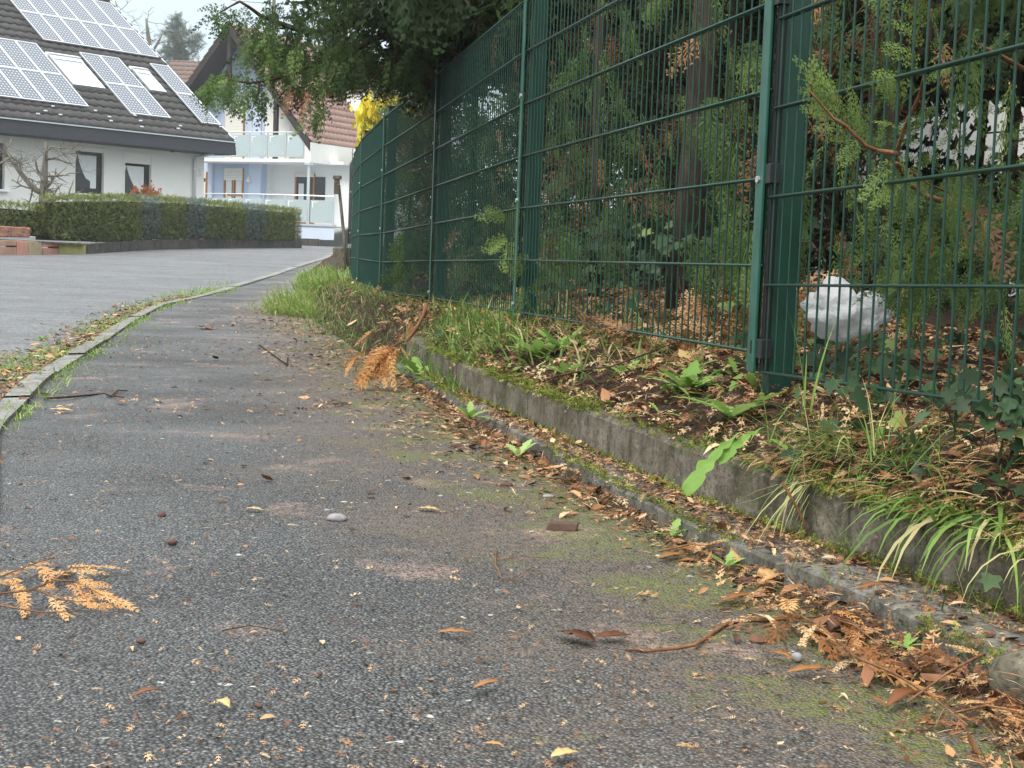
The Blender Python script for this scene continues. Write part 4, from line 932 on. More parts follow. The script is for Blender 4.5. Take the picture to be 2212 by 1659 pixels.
for i in range(500):
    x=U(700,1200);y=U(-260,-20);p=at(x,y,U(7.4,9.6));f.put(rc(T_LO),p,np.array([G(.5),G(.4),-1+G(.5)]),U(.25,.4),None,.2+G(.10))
for a,b,t_ in(((905,20),(895,110),.95),((925,-20),(905,80),.85),((890,30),(900,70),.9),((1010,20),(1005,75),.5),((985,10),(1000,60),.45)):
    for k in range(5): f.px(rc(T_MD),(a[0]+G(7),a[1]+G(9)),(a[0]*.3+b[0]*.7+G(9),a[1]*.3+b[1]*.7+G(9)),8.0,7.95,tint=t_-.1,wid=.8)
f.build('overhanging_foliage',M['thuja'],big,bo);fd.build('overhanging_dead_foliage',M['dead'],big,bo)
# ------------------------------------------------------------------ light sprays reaching the wires on the right
rt=[o_ for o_ in col.objects if o_.get('label','').startswith('conifer with light green sprays')][0];ro=np.array(rt.location);CUR=(rt,'spray_stem',M['redtwig'])
m=MB();f=Fol();fd=Fol()
poly(m,[(2130,480),(2060,440),(2000,425),(1975,405),(1955,385),(1935,352),(1938,325),(1950,290),(1960,260),(1985,210),(2000,150),(2005,80),(2012,20)],3.5,2.95,.008,.002)
poly(m,[(1938,332),(1915,328),(1895,325),(1870,315),(1850,295),(1825,270),(1800,255),(1760,210),(1745,190)],3.0,2.93,.0055,.0015)
poly(m,[(2212,150),(2160,120),(2110,95),(2080,75)],3.4,3.1,.006,.002)
poly(m,[(1640,180),(1655,160),(1675,95)],3.75,3.7,.004,.002) ;poly(m,[(1605,720),(1612,640),(1660,600)],3.8,3.8,.002,.001)
poly(m,[(1935,352),(1965,370),(2010,400),(2060,420)],3.05,3.4,.004,.002)
for (a,b) in (((1960,230),(1895,190)),((1970,210),(1900,165)),((1975,185),(1905,150)),((1990,150),(1925,100)),((1995,130),(1930,85)),((2000,100),(1945,50)),((2003,60),(1960,20)),((2005,110),(2050,70)),((2000,140),(2055,105)),((1990,180),(2040,150)),((2010,40),(2045,5)),((2008,30),(1975,-10)),((1950,280),(1900,250)),((1955,270),(2010,240)),((1940,310),(2020,250)),((1945,300),(2000,265)),
    ((1800,255),(1740,128)),((1810,262),(1765,135)),((1825,275),(1790,160)),((1800,260),(1740,200)),((1810,270),(1745,235)),((1830,280),(1770,270)),((1845,295),(1790,310)),((1850,298),(1810,330)),((1860,310),(1830,350)),((1850,295),(1860,220)),((1840,285),(1835,200)),((1825,268),(1820,180)),((1870,318),(1850,250)),((1895,326),(1905,270)),((1800,250),(1755,170)),((1930,340),(1870,420)),((1950,390),(1890,440)),((1945,380),(1900,430)),((1975,405),(1960,350)),((2000,425),(1990,380))):
    f.px(rc(T_HI),a,b,3.02,2.97,tint=.95+G(.1),tilt=.35,wid=.75)
for i in range(150):
    x=U(1850,2260);y=U(130,430);f.px(rc(T_HI),(x,y),(x+U(-70,50),y+U(-20,70)),U(3.2,3.9),tint=.55+G(.25),tilt=.7,wid=.8)
# hanging light green sprays in the lower right
for i in range(330):
    x=U(1880,2300);y=U(350,620)-max(0,(1950-x))*.3
    Y=3.05+U(.1,.9)+max(0,(1106+600-x))*.0
    f.px(rc(T_HI),(x,y),(x+U(-75,50),y+U(30,110)),Y,Y-.03,tint=.5+G(.27),tilt=.6,wid=.8)
for i in range(60):
    x=U(2080,2300);y=U(-40,130);f.px(rc(T_HI),(x,y),(x+U(-70,20),y+U(-10,60)),3.3+U(0,.6),tint=.3+G(.15),tilt=.6)
f.build('light_sprays',M['thuja'],rt,ro)
# sprays poking through the panels further left
def sprays(tree,lst,nm='light_sprays',mat='thuja'):
    t=[o_ for o_ in col.objects if o_.get('label','').startswith(tree)][0];f=Fol()
    for (a,b,Y,ti) in lst:
        for k in range(3): f.px(rc(T_MD),(a[0]+G(5),a[1]+G(5)),(b[0]+G(9),b[1]+G(7)),Y+.02,Y-.03,tint=ti+G(.08),tilt=.5,wid=.9)
    f.build(nm,M[mat],t,np.array(t.location))
sprays('brown twiggy',[((1095,480),(1040,465),6.3,.9),((1105,500),(1115,440),6.3,.9),((1095,510),(1050,545),6.25,.95),((1100,520),(1085,575),6.25,.95),((1110,600),(1135,560),5.95,.7),((1130,620),(1120,660),5.9,.7),((1150,640),(1175,600),5.8,.65),((1160,560),(1210,590),5.8,.6)])
sprays('dense green',[((880,500),(850,560),9.6,.6),((900,500),(905,570),9.5,.65),((895,540),(870,600),9.5,.6),((880,580),(840,610),9.6,.55),((870,590),(850,625),9.6,.5),((910,520),(930,580),9.3,.55)])
sprays('conifer with bare purple',[((1450,-20),(1420,40),4.9,.7),((1420,0),(1400,45),5.,.6),((1220,150),(1205,200),5.6,.85),((1240,120),(1235,210),5.6,.8),((1265,100),(1260,180),5.6,.6),((1540,200),(1530,330),4.7,.6),((1560,260),(1545,360),4.6,.55),((1620,80),(1640,170),4.3,.5),((1480,500),(1520,620),4.6,.55),((1560,480),(1590,600),4.4,.6),((1500,560),(1540,650),4.5,.65),((1220,500),(1240,600),5.4,.5),((1300,520),(1330,600),5.2,.45)])
sprays('thin stemmed',[((1620,480),(1590,620),4.0,.7),((1600,420),(1560,540),4.1,.65),((1640,560),(1610,650),3.95,.75),((1700,540),(1720,620),3.7,.5),((1580,300),(1570,420),4.1,.55),((1740,380),(1735,480),3.8,.4)])
# ================================================================== GROUND COVER
def lay(f,x,y,tm,size,tint,pile=0.,up=.15,z=None,wid=1.):
    zz=(hz(x,y) if z is None else z)+.003+pile
    a=U(0,6.283);f.put(tm,(x,y,zz),(math.cos(a),math.sin(a),G(up)+.03),size,(G(.35),G(.35),1),tint,wid=wid)
def tintmix():
    r=U(0,1);return U(.0,.25) if r<.3 else (U(.3,.6) if r<.65 else U(.65,1.))
def LT():
    r=U(0,1);return rc(T_BIT) if r<.42 else (rc(T_DR) if r<.56 else (rc(T_STRAW) if r<.93 else rc(T_LEAF)))
def ydist(a,b,p=1.6): return a+(b-a)*U(0,1)**p
# litter against the edging
f=Fol()
for i in range(3900):
    y=ydist(1.3,6.8,1.3);d_=abs(G(.055))+.002;x=KB(y)-d_
    lay(f,x,y,LT(),U(.015,.055),tintmix(),pile=max(0,.028-d_*.35)*U(0,1),up=.35)
for i in range(700):
    y=ydist(1.5,2.5,1.);d_=abs(G(.11));x=KB(y)-d_;lay(f,x,y,LT(),U(.02,.055),tintmix()*.9+.1,pile=max(0,.045-d_*.3)*U(0,1),up=.5)
for i in range(450):
    y=U(1.25,1.75);x=KB(y)-abs(G(.12));lay(f,x,y,LT(),U(.02,.055),tintmix(),pile=U(0,.03),up=.5)
tag(f.build('leaf_litter',M['litter']),'rusty drift of dead fronds and leaves along the foot of the edging',kind='stuff')
# litter on the ledge
f=Fol()
for i in range(9500):
    y=ydist(1.2,6.6,1.3);a=KB(y)+.012;b=WT(y)-.004;x=b-(b-a)*U(0,1)**1.2
    if math.sin(y*9)+math.sin(y*4.1)+G(.6)>1.7: continue
    lay(f,x,y,LT(),U(.010,.032),tintmix(),pile=U(0,.008),up=.25,z=.044)
tag(f.build('ledge_litter',M['litter']),'brown frond crumbs lying on the narrow ledge of the edging',kind='stuff')
# litter on the soil bank
f=Fol()
for i in range(21000):
    y=ydist(1.5,8.5,1.35);xf=XF(y);x=WT(y)+.02+(xf+1.0-WT(y))*U(0,1)**1.1
    lay(f,x,y,LT(),U(.02,.055)*(1+.1*y/5),min(1,tintmix()+.12),pile=U(0,.02),up=.35)
for i in range(2600):
    y=U(6.5,15);x=KB(y)+U(0,2.2);lay(f,x,y,LT(),U(.04,.09),tintmix(),pile=U(0,.03),up=.4)
for i in range(900):   # brown heap behind the wide panel
    x0=.75+G(.16);y0=4.75+G(.3);lay(f,x0,y0,rc(T_MD),U(.06,.15),U(.4,.9),pile=max(0,.14-abs(y0-4.75)*.3)*U(0,1),up=.6)
tag(f.build('bank_litter',M['litter']),'dead brown fronds and leaves covering the soil bank',kind='stuff')
# scattered debris on the footpath
f=Fol()
for i in range(3200):
    y=ydist(1.55,14,1.8);a,b=XI(y),KB(y);x=b-(b-a)*U(0,1)**1.5
    lay(f,x,y,LT(),U(.006,.022)*(1+y*.06),tintmix() if U(0,1)<.6 else U(.8,1.),up=.12)
for i in range(6500):
    y=U(3.2,13);w_=(XI(y)-KB(y));x=KB(y)-abs(G(.28))*(1 if y>5 else .6)
    if x<XI(y):continue
    lay(f,x,y,LT(),U(.015,.045),tintmix(),up=.2)
for i in range(2200):
    y=ydist(3.2,13,1.);x=KB(y)-U(.2,1.5)
    if x<XI(y) or math.sin(y*2.6)+math.sin(x*3+y)<.5:continue
    lay(f,x,y,LT(),U(.015,.04),tintmix(),up=.2)
for i in range(9000):
    y=ydist(1.5,9,1.7);a,b=XI(y),KB(y);x=b-(b-a)*U(0,1)**1.25
    if math.sin(x*5+y*2)+math.sin(y*4.3-x*3)+G(.8)<-.3: continue
    lay(f,x,y,rc(T_STRAW) if U(0,1)<.75 else rc(T_BIT),U(.004,.013)*(1+y*.08),U(.1,1.),up=.12,wid=1.6)
tag(f.build('path_debris',M['litter']),'small crumbs of dead frond and leaf scattered over the asphalt footpath',kind='stuff')
# gutter litter by the left kerb
f=Fol()
for i in range(5200):
    y=ydist(3.2,15,1.3);wd=.34+.05*math.sin(y*2) if y<9 else .28
    x=XO(y)-abs(G(.5))*wd+.01;lay(f,x,y,rc(T_LEAF) if U(0,1)<.3 else LT(),U(.018,.048),tintmix()*.95,pile=U(0,.012),up=.15)
tag(f.build('gutter_leaves',M['litter']),'band of dead leaves filling the gutter beside the left kerb',kind='stuff')
# blades
def blade_t(b,n=4):
    V=[];Q=[]
    for i in range(n+1):
        t=i/n;w_=.5*(1-t**1.6)*.05+.0015;a=b*t;y_=math.sin(a)/b if b>.01 else t;z=(1-math.cos(a))/b if b>.01 else 0;V+=[(-w_,y_,z),(w_,y_,z)]
    for i in range(n):Q.append((2*i,2*i+1,2*i+3,2*i+2))
    return np.array(V,float),np.array(Q)
T_BL=[blade_t(b) for b in (.3,.8,1.4,2.0)]
def blade(f,p,up,l,tint,w_=1.,bend=None):
    up=np.array(up,float);h=np.array([up[0],up[1],0]);h=h if np.linalg.norm(h)>.05 else RNG.normal(size=3)*[1,1,0]
    f.put(rc(T_BL) if bend is None else T_BL[bend],p,up,l,h-np.array([0,0,.6]),tint,wid=w_)
f=Fol()
for i in range(5200):
    y=ydist(6.3,15.3,.9);a=KB(y);b=XF(min(y,15.2))+.25;t=U(0,1);x=a+(b-a)*t
    blade(f,(x,y,hz(x,y)),(G(.35)-.25,G(.35)-.15,1),U(.03,.10),U(.1,.75) if U(0,1)<.8 else 1.,1.2)
for i in range(800):
    y=ydist(4.2,7,1.);x=XF(y)+U(-.22,.3);blade(f,(x,y,hz(x,y)),(G(.5)-.2,G(.4),1),U(.05,.15),U(.1,.7) if U(0,1)<.7 else 1.,1.)
for i in range(700):
    y=U(5.4,6.9);x=KB(y)+U(.0,.30);blade(f,(x,y,hz(x,y)),(G(.4)-.3,G(.4)-.2,.8),U(.07,.16),U(.1,.65),1.)
for i in range(2600):
    y=U(14.6,21);x=KB(y)+U(0,1.)**1.2*1.6;blade(f,(x,y,hz(x,y)),(G(.35)-.25,G(.35)-.15,1),U(.08,.2),U(.2,.95),1.6)
tag(f.build('bank_grass',M['grass']),'rough green grass covering the far part of the bank',kind='stuff')
f=Fol()
for (px_,py_,n_) in ((60,775,160),(130,755,180),(105,758,60),(20,795,160),(190,720,90),(230,700,110),(265,680,80),(300,668,90),(340,652,120),(375,640,200),(400,632,180),(440,625,120),(480,612,80),(40,880,40),(95,855,50),(120,835,30),(150,812,40),(5,925,50),(190,765,40),(260,722,50),(230,745,40),(300,690,40)):
    p0=gnd(px_,py_)
    for i in range(n_):
        s=1 if py_<830 else .35
        if py_>=830 and i%2: continue
        x=p0[0]+G(.08)*s;y=p0[1]+G(.22)*s;blade(f,(x,y,hz(x,y)),(G(.6),G(.5),.8),U(.02,.06),U(.3,.9),2.)
for i in range(5000):
    y=ydist(4.6,17,1.2);k_=math.sin(y*2.1)+math.sin(y*5.3+1)*.7
    if k_<-.2 and U(0,1)<.85:continue
    x=XO(y)-abs(G(.5))*.22 if U(0,1)<.7 else XI(y)+abs(G(.025));blade(f,(x,y,hz(x,y)),(G(.7),G(.6),.7),U(.015,.045)*(1+y*.05),U(.3,.95),2.)
tag(f.build('kerb_grass',M['grass']),'short grass and weeds growing along the left kerb',kind='stuff')
# moss on wall top and edging
f=Fol()
for i in range(9500):
    y=ydist(1.4,6.4,1.2);on=U(0,1)
    k=math.sin(y*3.1)+math.sin(y*7.7+1)*.6+math.sin(y*1.3)*.5
    if on<.62:
        if k<-.1 and U(0,1)<.8: continue
        d_=abs(G(.022));x=WT(y)+d_-.002;z=.152-d_*0+U(-.012,.008) if d_<.012 else None
        p=(x,y,(.15+U(-.012,.006)) if d_<.012 else hz(x,y));nd=(-.7,-.3,.6)
    elif on<.80:
        if k>.2: continue
        x=KB(y)+U(.0,.02);p=(x,y,.042+U(-.01,.004));nd=(-.5,-.2,.8)
    else:
        x=WT(y)-U(0,.02);p=(x,y,.043);nd=(-.2,-.2,1)
    f.put(rc(T_BIT),p,np.array(nd)+RNG.normal(size=3)*.5,U(.010,.028),None,U(.1,1.))
tag(f.build('wall_moss',M['moss']),'olive moss cushions on the top edge of the low wall',kind='stuff')
f=Fol()
for i in range(1700):
    y=ydist(1.4,3.1,1.);x=WT(y)+.004+abs(G(.09))
    over=x<WT(y)+.004;z=.155+U(-.02,.008) if over else hz(x,y)+U(0,.016)
    ax=np.array([-1.+G(.7),G(.9),-.35+G(.25) if x<WT(y)+.03 else G(.15)])
    f.put(rc(T_STRAW) if U(0,1)<.6 else rc(T_DR),(x,y,z+.004),ax,U(.015,.05),(G(.4)-.3,G(.4),1),U(.3,1.),wid=1.)
tag(f.build('wall_top_straw',M['litter']),'tan straw and frond crumbs matted over the wall top on the right',kind='stuff')
f=Fol()
for i in range(2600):
    y=ydist(1.4,3.4,1.);x=WT(y)+abs(G(.10));z=hz(x,y) if x>WT(y)+.02 else .15
    blade(f,(x,y,z),(-.6+G(.5),-.2+G(.5),.5),U(.015,.05),U(.2,.95),.9)
tag(f.build('wall_top_grass',M['grass']),'short mixed green and dry grass along the wall top on the right',kind='stuff')
# ivy carpet
f=Fol()
def ivy(p,sz,t=None,nd=(-.3,-.7,.8)):
    f.put(T_IVY[0],p,np.array([G(.7),-.4+G(.5),-.1+G(.4)]),sz,np.array(nd)+RNG.normal(size=3)*.35,t if t is not None else min(1,max(0,.45+G(.25))))
for i in range(1000):
    y=ydist(1.9,4.4,1.1);x=XF(y)-.20+U(0,1)**.8*1.0
    if math.sin(x*9+1)+math.sin(y*7)+G(.5)<-.2 or (y>3.3 and x<XF(y)+.1):continue
    ivy((x,y,hz(x,y)+U(.01,.07)),U(.022,.042))
for i in range(260):
    y=U(4,8);x=XF(y)+U(.1,.6);ivy((x,y,hz(x,y)+U(.02,.35)),U(.03,.05))
for (px_,py_,s_) in ((1490,720,.04),(1480,700,.05),(1510,705,.045),(1560,710,.04),(960,735,.06),(940,745,.05),(1440,738,.03),(1610,705,.03),(885,760,.06),(925,790,.05)):
    p=gnd(px_,py_);ivy(p+[0,0,.03],s_,.5)
tag(f.build('ivy',M['ivy']),'dark green ivy carpet under and behind the fence',kind='stuff')
# large ivy leaves at the right edge
r_=empty('ivy_plant',gnd(2180,870));tag(r_,'ivy plant with large glossy leaves at the right edge by the fence','plant');o=np.array(r_.location);f=Fol()
for (x,y,s_) in ((2195,830,.042),(2165,850,.036),(2205,880,.044),(2178,900,.034),(2145,885,.03),(2210,925,.036),(2110,815,.034),(2115,870,.03),(2190,955,.028),(2065,868,.028),(2150,840,.03),(2185,870,.03),(2135,905,.028),(2170,930,.03),(2085,850,.026),(2205,850,.03),(2040,860,.024),(2212,960,.034)):
    p=at(x,y,2.42 if y>850 else 2.6);f.put(T_IVY[0],p,(G(.7),-.4+G(.3),-.3+G(.5)),s_,(-.2+G(.4),-.8,.6+G(.3)),.4+G(.3))
    f.put(T_STRAW[0],p,(G(.3),.2,-1),.07,None,.3,wid=2)
f.build('leaves',M['ivy'],r_,o)
# ------------------------------------------------------------------ broad leaved weeds
def dleaf(n=11,curl=.5,ser=.55,w_=.17):
    V=[];Q=[]
    for i in range(n+1):
        t=i/n;env=w_*(.25+1.1*t**.8)*(1-t**5)*1.1+.008
        if i%2==1 and i<n-1: env*=ser
        z=-curl*t*t*.6+.0;V+=[(-env,t-(.05 if i%2==0 else 0),z+env*.25),(0,t,z),(env,t-(.05 if i%2==0 else 0),z+env*.25)]
    for i in range(n):
        a=3*i;Q+=[(a,a+1,a+4,a+3),(a+1,a+2,a+5,a+4)]
    return np.array(V,float),np.array(Q)
def lobed():
    V=[];Q=[];n=30
    for i in range(n+1):
        t=i/n;env=(.03+.15*max(0,t-.12)**.9)*(1-max(0,(t-.78)/.22)**2.2)**.5;lob=.42+.58*abs(math.sin(t*math.pi*5.5))**.7 if t<.8 else .95+.05*math.sin(t*60)
        z=-.25*t*t+.012*math.sin(t*21);h=.04*math.sin(t*17)
        V+=[(-env*lob,t,z+env*.3+h*.4),(-env*lob*.5,t,z+env*.22),(0,t,z),(env*lob*.5,t,z+env*.22),(env*lob,t,z+env*.3-h*.4)]
    for i in range(n):
        for j in range(4): a=5*i+j;Q.append((a,a+1,a+6,a+5))
    return np.array(V,float),np.array(Q)
T_LB=lobed()
T_DL=[dleaf(),dleaf(13,.8,.5,.14),dleaf(9,.2,.6,.2)]
def weed(px_,label,n_,l,Yoff=0.,ups=.8,long_=None,lift=0.,tint=.55,at_=None):
    p=gnd(*px_) if at_ is None else np.array(at_);r_=empty('rosette_weed',p);tag(r_,label,'weed','broad leaved weeds on the wall and bank')
    for k in range(n_):
        f=Fol();a=k*2.4+U(-.3,.3);f.put(rc(T_DL),p+[0,0,lift],(math.cos(a),math.sin(a),ups*U(.5,1.4)),l*U(.7,1.15),(-math.cos(a)*.5,-math.sin(a)*.5,1),tint+G(.12));f.build('leaf',M['weed'],r_,p)
    if long_:
        for (a,b,c) in long_:
            f=Fol();A=at(*a,c);B=at(*b,c-.12);f.put(T_LB,A,B-A,np.linalg.norm(B-A)*1.02,(-.3,-.6,.8),tint-.12,wid=.8);o_=f.build('leaf',M['weed'],r_,p)
    return r_
weed((1165,775),'leafy bright green weed on the wall top left of the wide panel',18,.13)
weed((1215,760),'weed with narrow upright leaves beside the brown frond',13,.11,ups=1.2)
weed((1225,815),'flat weed rosette at the mossy wall edge in the middle',13,.09)
weed((1345,815),'small weed with upright light leaves behind the thin twig',5,.08,ups=1.3)
weed((1485,850),'tall light green weed standing left of the near post',20,.11,ups=1.1)
weed((1580,905),'weed with a long serrated leaf drooping over the wall face',8,.13,long_=[((1600,935),(1482,1026),2.9),((1650,925),(1560,960),2.95)])
weed((1015,900),'yellow green weed growing from the crack in the edging',8,.08,ups=1.2,at_=_pl((1015,905),.045))
weed((1565,1225),'tiny bright weed in the litter at the foot of the edging',6,.035,ups=1.,at_=_pl((1570,1225),.02))
weed((1720,1395),'pair of small round leaved seedlings in the lower right litter',6,.03,ups=.8,at_=_pl((1955,1400),.03))
weed((905,815),'weed in the grass by the end of the edging',9,.12)
weed((90,735),'green weed at the kerb on the far left',9,.06)
weed((690,1265),'small weed beside the second edging block',5,.05,at_=_pl((1450,1160),.01))
weed((1120,985),'pale yellow weed at the foot of the edging',5,.06,at_=_pl((1120,985),.01),tint=.8)
f=Fol()
for i in range(900):
    y=ydist(2.6,7.5,1.1);x=WT(y)+.02+U(0,1)*(XF(y)+.25-WT(y))
    if math.sin(x*11+2)+math.sin(y*5.3)+G(.4)<.35: continue
    a=U(0,6.28);f.put(rc(T_DL),(x,y,hz(x,y)),(math.cos(a),math.sin(a),U(.2,1.2)),U(.025,.07),(-math.cos(a)*.5,-math.sin(a)*.5,1),U(.1,.7))
tag(f.build('bank_weeds',M['weed']),'low green leaves of small weeds dotted over the bank',kind='stuff')
# ------------------------------------------------------------------ grass tufts
def tuft(p,label,n_,l,dirv,spread,tint=.5,w_=1.,sp=.03,bend=None,pal=.1):
    p=np.array(p);f=Fol();tag_=empty('grass_tuft',p)
    for i in range(n_):
        q=p+np.array([G(sp),G(sp*1.6),0]);u=np.array(dirv)+RNG.normal(size=3)*spread;blade(f,q,u,l*U(.5,1.15),tint+G(.14) if U(0,1)>pal else 1.,w_,bend)
    f.build('blades',M['grass'],tag_,p);tag(tag_,label,'grass tuft','grass tufts on the bank and path edge');return tag_
p=gnd(2050,1045);tuft((WT(2.5)+.03,2.52,.16),'long drooping grass tuft hanging over the wall on the right',30,.19,(-.9,-.55,.55),.34,.35,1.1,.035,2)
tuft((WT(2.38)+.04,2.36,.17),'dense arching grass tuft beside the right frame edge',26,.18,(-.75,-.6,.5),.38,.4,1.,.04,2)
tuft((WT(2.9)+.10,2.92,.2),'fine green grass tuft on the wall top below the near post',150,.17,(-.5,-.1,.65),.3,.45,.4,.05)
tuft((WT(2.75)+.12,2.7,.22),'fine grass tuft right of the near post foot',130,.17,(.3,-.3,.6),.35,.4,.4,.06)
tuft((WT(2.2)+.03,2.2,.16),'yellowish grass tuft at the lower right wall edge',50,.13,(-.7,-.5,.4),.4,.8,.8,.05,2,.25)
tuft((WT(2.62)-.01,2.6,.045),'thin grass growing up from the ledge against the wall',26,.12,(-.1,0,1),.25,.35,.6,.05)
tuft((WT(2.3)-.01,2.3,.045),'short grass on the ledge near the right edge',40,.1,(-.1,0,1),.3,.35,.6,.06)
tuft((WT(2.85)+.0,2.86,.15),'dry grass and stems hanging at the wall joint',26,.17,(-.5,-.3,-.2),.25,.8,.4,.02,1,.5)
tuft(gnd(1740,905),'single tall grass blade standing in front of the near post',3,.2,(0,0,1),.04,.75,.9,.004,0)
c=np.array([-1.78,13.6,.02])
for k,(x,y) in enumerate(((-1.95,13.4),(-1.8,12.4),(-1.72,13.9),(-1.62,11.9))):
    tuft((x,y,hz(x,y)),['bright grass clump spilling on the path at the fence end','bright grass clump next to the far fence panels','tallest grass clump in front of the fence corner','grass clump below the fourth fence panel'][k],280,.24,(-.3,-.25,.9),.3,.72,1.,.10)
for k,(x,y) in enumerate(((-1.28,10.6),(-1.05,9.6),(-.85,8.6))):
    tuft((x,y,hz(x,y)),['grass tuft on the bank right of the bright clumps','ragged grass tuft half way along the bank','darker grass tuft above the orange fronds'][k],110,.13,(-.5,-.3,.6),.35,.4,1.,.12)
# ------------------------------------------------------------------ fallen conifer fronds
def frond_thing(label,stems,fr_,Yf,tint,mat='orange',tm=T_HI,lift=.02,rs=.003,name='fallen_frond',group=None,wid=1.,tilt=.3):
    W=[[Yf(x,y) for x,y in S] for S in stems];p=W[0][0];r_=empty(name,p);tag(r_,label,'conifer frond',group)
    m=MB()
    for S in W: m.tube(S,[rs*(1-.6*i/max(1,len(S)-1)) for i in range(len(S))],5)
    m.build('stem',M['redtwig'],r_,p);f=Fol()
    for a,b in fr_:
        A=Yf(*a);B=Yf(*b);f.put(rc(tm),A,B-A,np.linalg.norm(B-A),np.array([0,-.5,1.])+RNG.normal(size=3)*tilt,tint+G(.15),wid=wid)
    f.build('sprays',M[mat],r_,p);return r_
gl=lambda x,y:_pl((x,y),.018)
frond_thing('large orange dead frond lying on the asphalt at the left edge',[[(-60,1290),(0,1282),(68,1273),(118,1253),(152,1226),(190,1225)],[(30,1279),(78,1273),(129,1294),(170,1300),(230,1297)],[(-60,1300),(0,1307),(85,1322),(162,1321),(200,1300)],[(-60,1262),(0,1246),(68,1219),(129,1199)],[(118,1253),(160,1255),(220,1285)]],
 [((140,1228),(215,1218)),((170,1226),(245,1212)),((190,1224),(281,1216)),((150,1238),(240,1222)),((118,1250),(150,1205)),((100,1205),(150,1196)),((60,1222),(130,1200)),((40,1228),(95,1215)),((20,1238),(70,1222)),((0,1246),(50,1222)),((0,1252),(60,1262)),((20,1245),(50,1275)),((85,1215),(110,1245)),((160,1256),(235,1262)),((150,1256),(200,1290)),((180,1268),(265,1285)),((200,1280),(291,1300)),((130,1292),(210,1296)),((150,1298),(230,1305)),((110,1285),(140,1315)),((60,1280),(45,1310)),((30,1283),(70,1305)),((80,1274),(130,1262)),((100,1318),(160,1322)),((180,1310),(270,1300)),((0,1290),(-40,1300)),((170,1240),(210,1262)),((-20,1262),(30,1240)),((190,1290),(250,1270))],gl,.72,wid=.85,tm=T_DR,rs=.0018)
def zf(x,y): return at(x,y,6.0-(y-745)/90*.15)
frond_thing('bushy orange dead frond heaped against the grassy bank',[[(905,700),(880,722),(850,748),(820,772)],[(850,748),(790,765)]],
 [((U(815,862),U(742,758)),(U(765,840),U(785,835))) for _ in range(30)]+[((800,752),(752,770)),((790,760),(745,790)),((770,765),(740,805)),((780,775),(755,812)),((862,745),(885,770)),((858,740),(872,712))],zf,.5,wid=1.1,tilt=.6,tm=T_DR)
frond_thing('small tan dead frond above the bushy orange one',[[(815,715),(790,725),(765,738)]],[((812,708),(768,738)),((805,712),(760,742)),((800,718),(775,745))],lambda x,y:at(x,y,6.6),.7,wid=.9,tm=T_DR)
frond_thing('slim orange dead frond dangling beside the broken stem',[[(920,660),(912,690),(885,735),(870,750)]],[((892,695),(875,735)),((895,700),(882,742)),((890,690),(872,722))],lambda x,y:at(x,y,6.3),.5,wid=.9,tm=T_DR)
frond_thing('rusty brown dead frond caught in the bottom of the fence',[[(1240,663),(1275,690),(1310,705),(1358,728)]],[((1238,662),(1300,705)),((1245,668),(1310,712)),((1262,680),(1330,705)),((1280,690),(1355,728)),((1290,700),(1340,735)),((1270,690),(1290,730)),((1250,672),(1268,712)),((1300,698),(1350,700))],lambda x,y:at(x,y,4.72),.6,mat='dead',wid=1.1,tilt=.5,tm=T_DR)
for lab,a,b,n_,mt,ti in (('reddish dead frond under the thin twig on the bank',(1180,835),(1265,815),5,'dead',.5),('rusty dead frond on the bank left of the tall weed',(1330,850),(1420,830),5,'dead',.45),('orange dead frond on the wall top at the right',(1900,995),(2000,940),5,'orange',.4),('pale dead frond drooping in the right hand grass',(2080,1010),(2190,1000),6,'orange',.7),('orange dead frond lying on the lower right litter',(2060,1560),(2200,1590),6,'orange',.6),('tan dead frond lying along the edge of the litter drift',(1790,1350),(1900,1440),5,'orange',.5),('long tan dead frond pointing at the mossy patch',(1700,1330),(1860,1480),6,'orange',.4),('thin dead frond on the asphalt edge of the litter',(1420,1205),(1560,1215),5,'orange',.6)):
    P=gnd(*a);Q_=gnd(*b);r_=empty('fallen_frond',P);tag(r_,lab,'conifer frond','dead fronds on bank and litter');f=Fol();m=MB();ld=np.array([0,0,.03]);m.tube([P+ld*.4,(P+Q_)/2+ld,Q_+ld],[.002,.0018,.0008],5);m.build('stem',M['redtwig'],r_,P)
    for k in range(n_): t=k/n_;A=P+(Q_-P)*t+ld*.8;f.put(rc(T_DR),A,(Q_-P)/np.linalg.norm(Q_-P)+RNG.normal(size=3)*[.5,.5,.2],np.linalg.norm(Q_-P)*.5,(0,-.4,1),ti-.15+G(.25),wid=.65)
    f.build('sprays',M[mt],r_,P)
# ------------------------------------------------------------------ single leaves
def leaf(a,b,label,tint=.35,wd=.3,arch=.35,up=0.,grp='single fallen leaves'):
    A=_pl(a,.006+up) if up>=0 else gnd(*a);B=_pl(b,.006+up) if up>=0 else gnd(*b)
    if A[1]>20 or B[1]>20:return
    n_=10;V=[];Q=[];ax=B-A;L_=np.linalg.norm(ax);ax/=L_;sd=np.cross(ax,[0,0,1.]);sd/=np.linalg.norm(sd);Tt=[]
    for i in range(n_+1):
        t=i/n_;w_=wd*L_*.5*math.sin(math.pi*min(.985,max(.02,t))**.85);z=arch*L_*(4*t*(1-t))*.17+.002;c=A+ax*L_*t
        ed=.25*w_*(1+.5*math.sin(i*2.1));V+=[c-sd*w_+[0,0,z+ed],c+[0,0,z],c+sd*w_*(.9)+[0,0,z+ed*.6]];Tt+=[tint,tint+.12,tint-.08]
    for i in range(n_):
        q=3*i;Q+=[(q,q+1,q+4,q+3),(q+1,q+2,q+5,q+4)]
    o=mesh_np('fallen_leaf',V,Q,M['leafo'],None,tuple(A),Tt,smooth=True)
    sl=o.modifiers.new('solid','SOLIDIFY');sl.thickness=.0006
    tag(o,label,'leaf',grp)
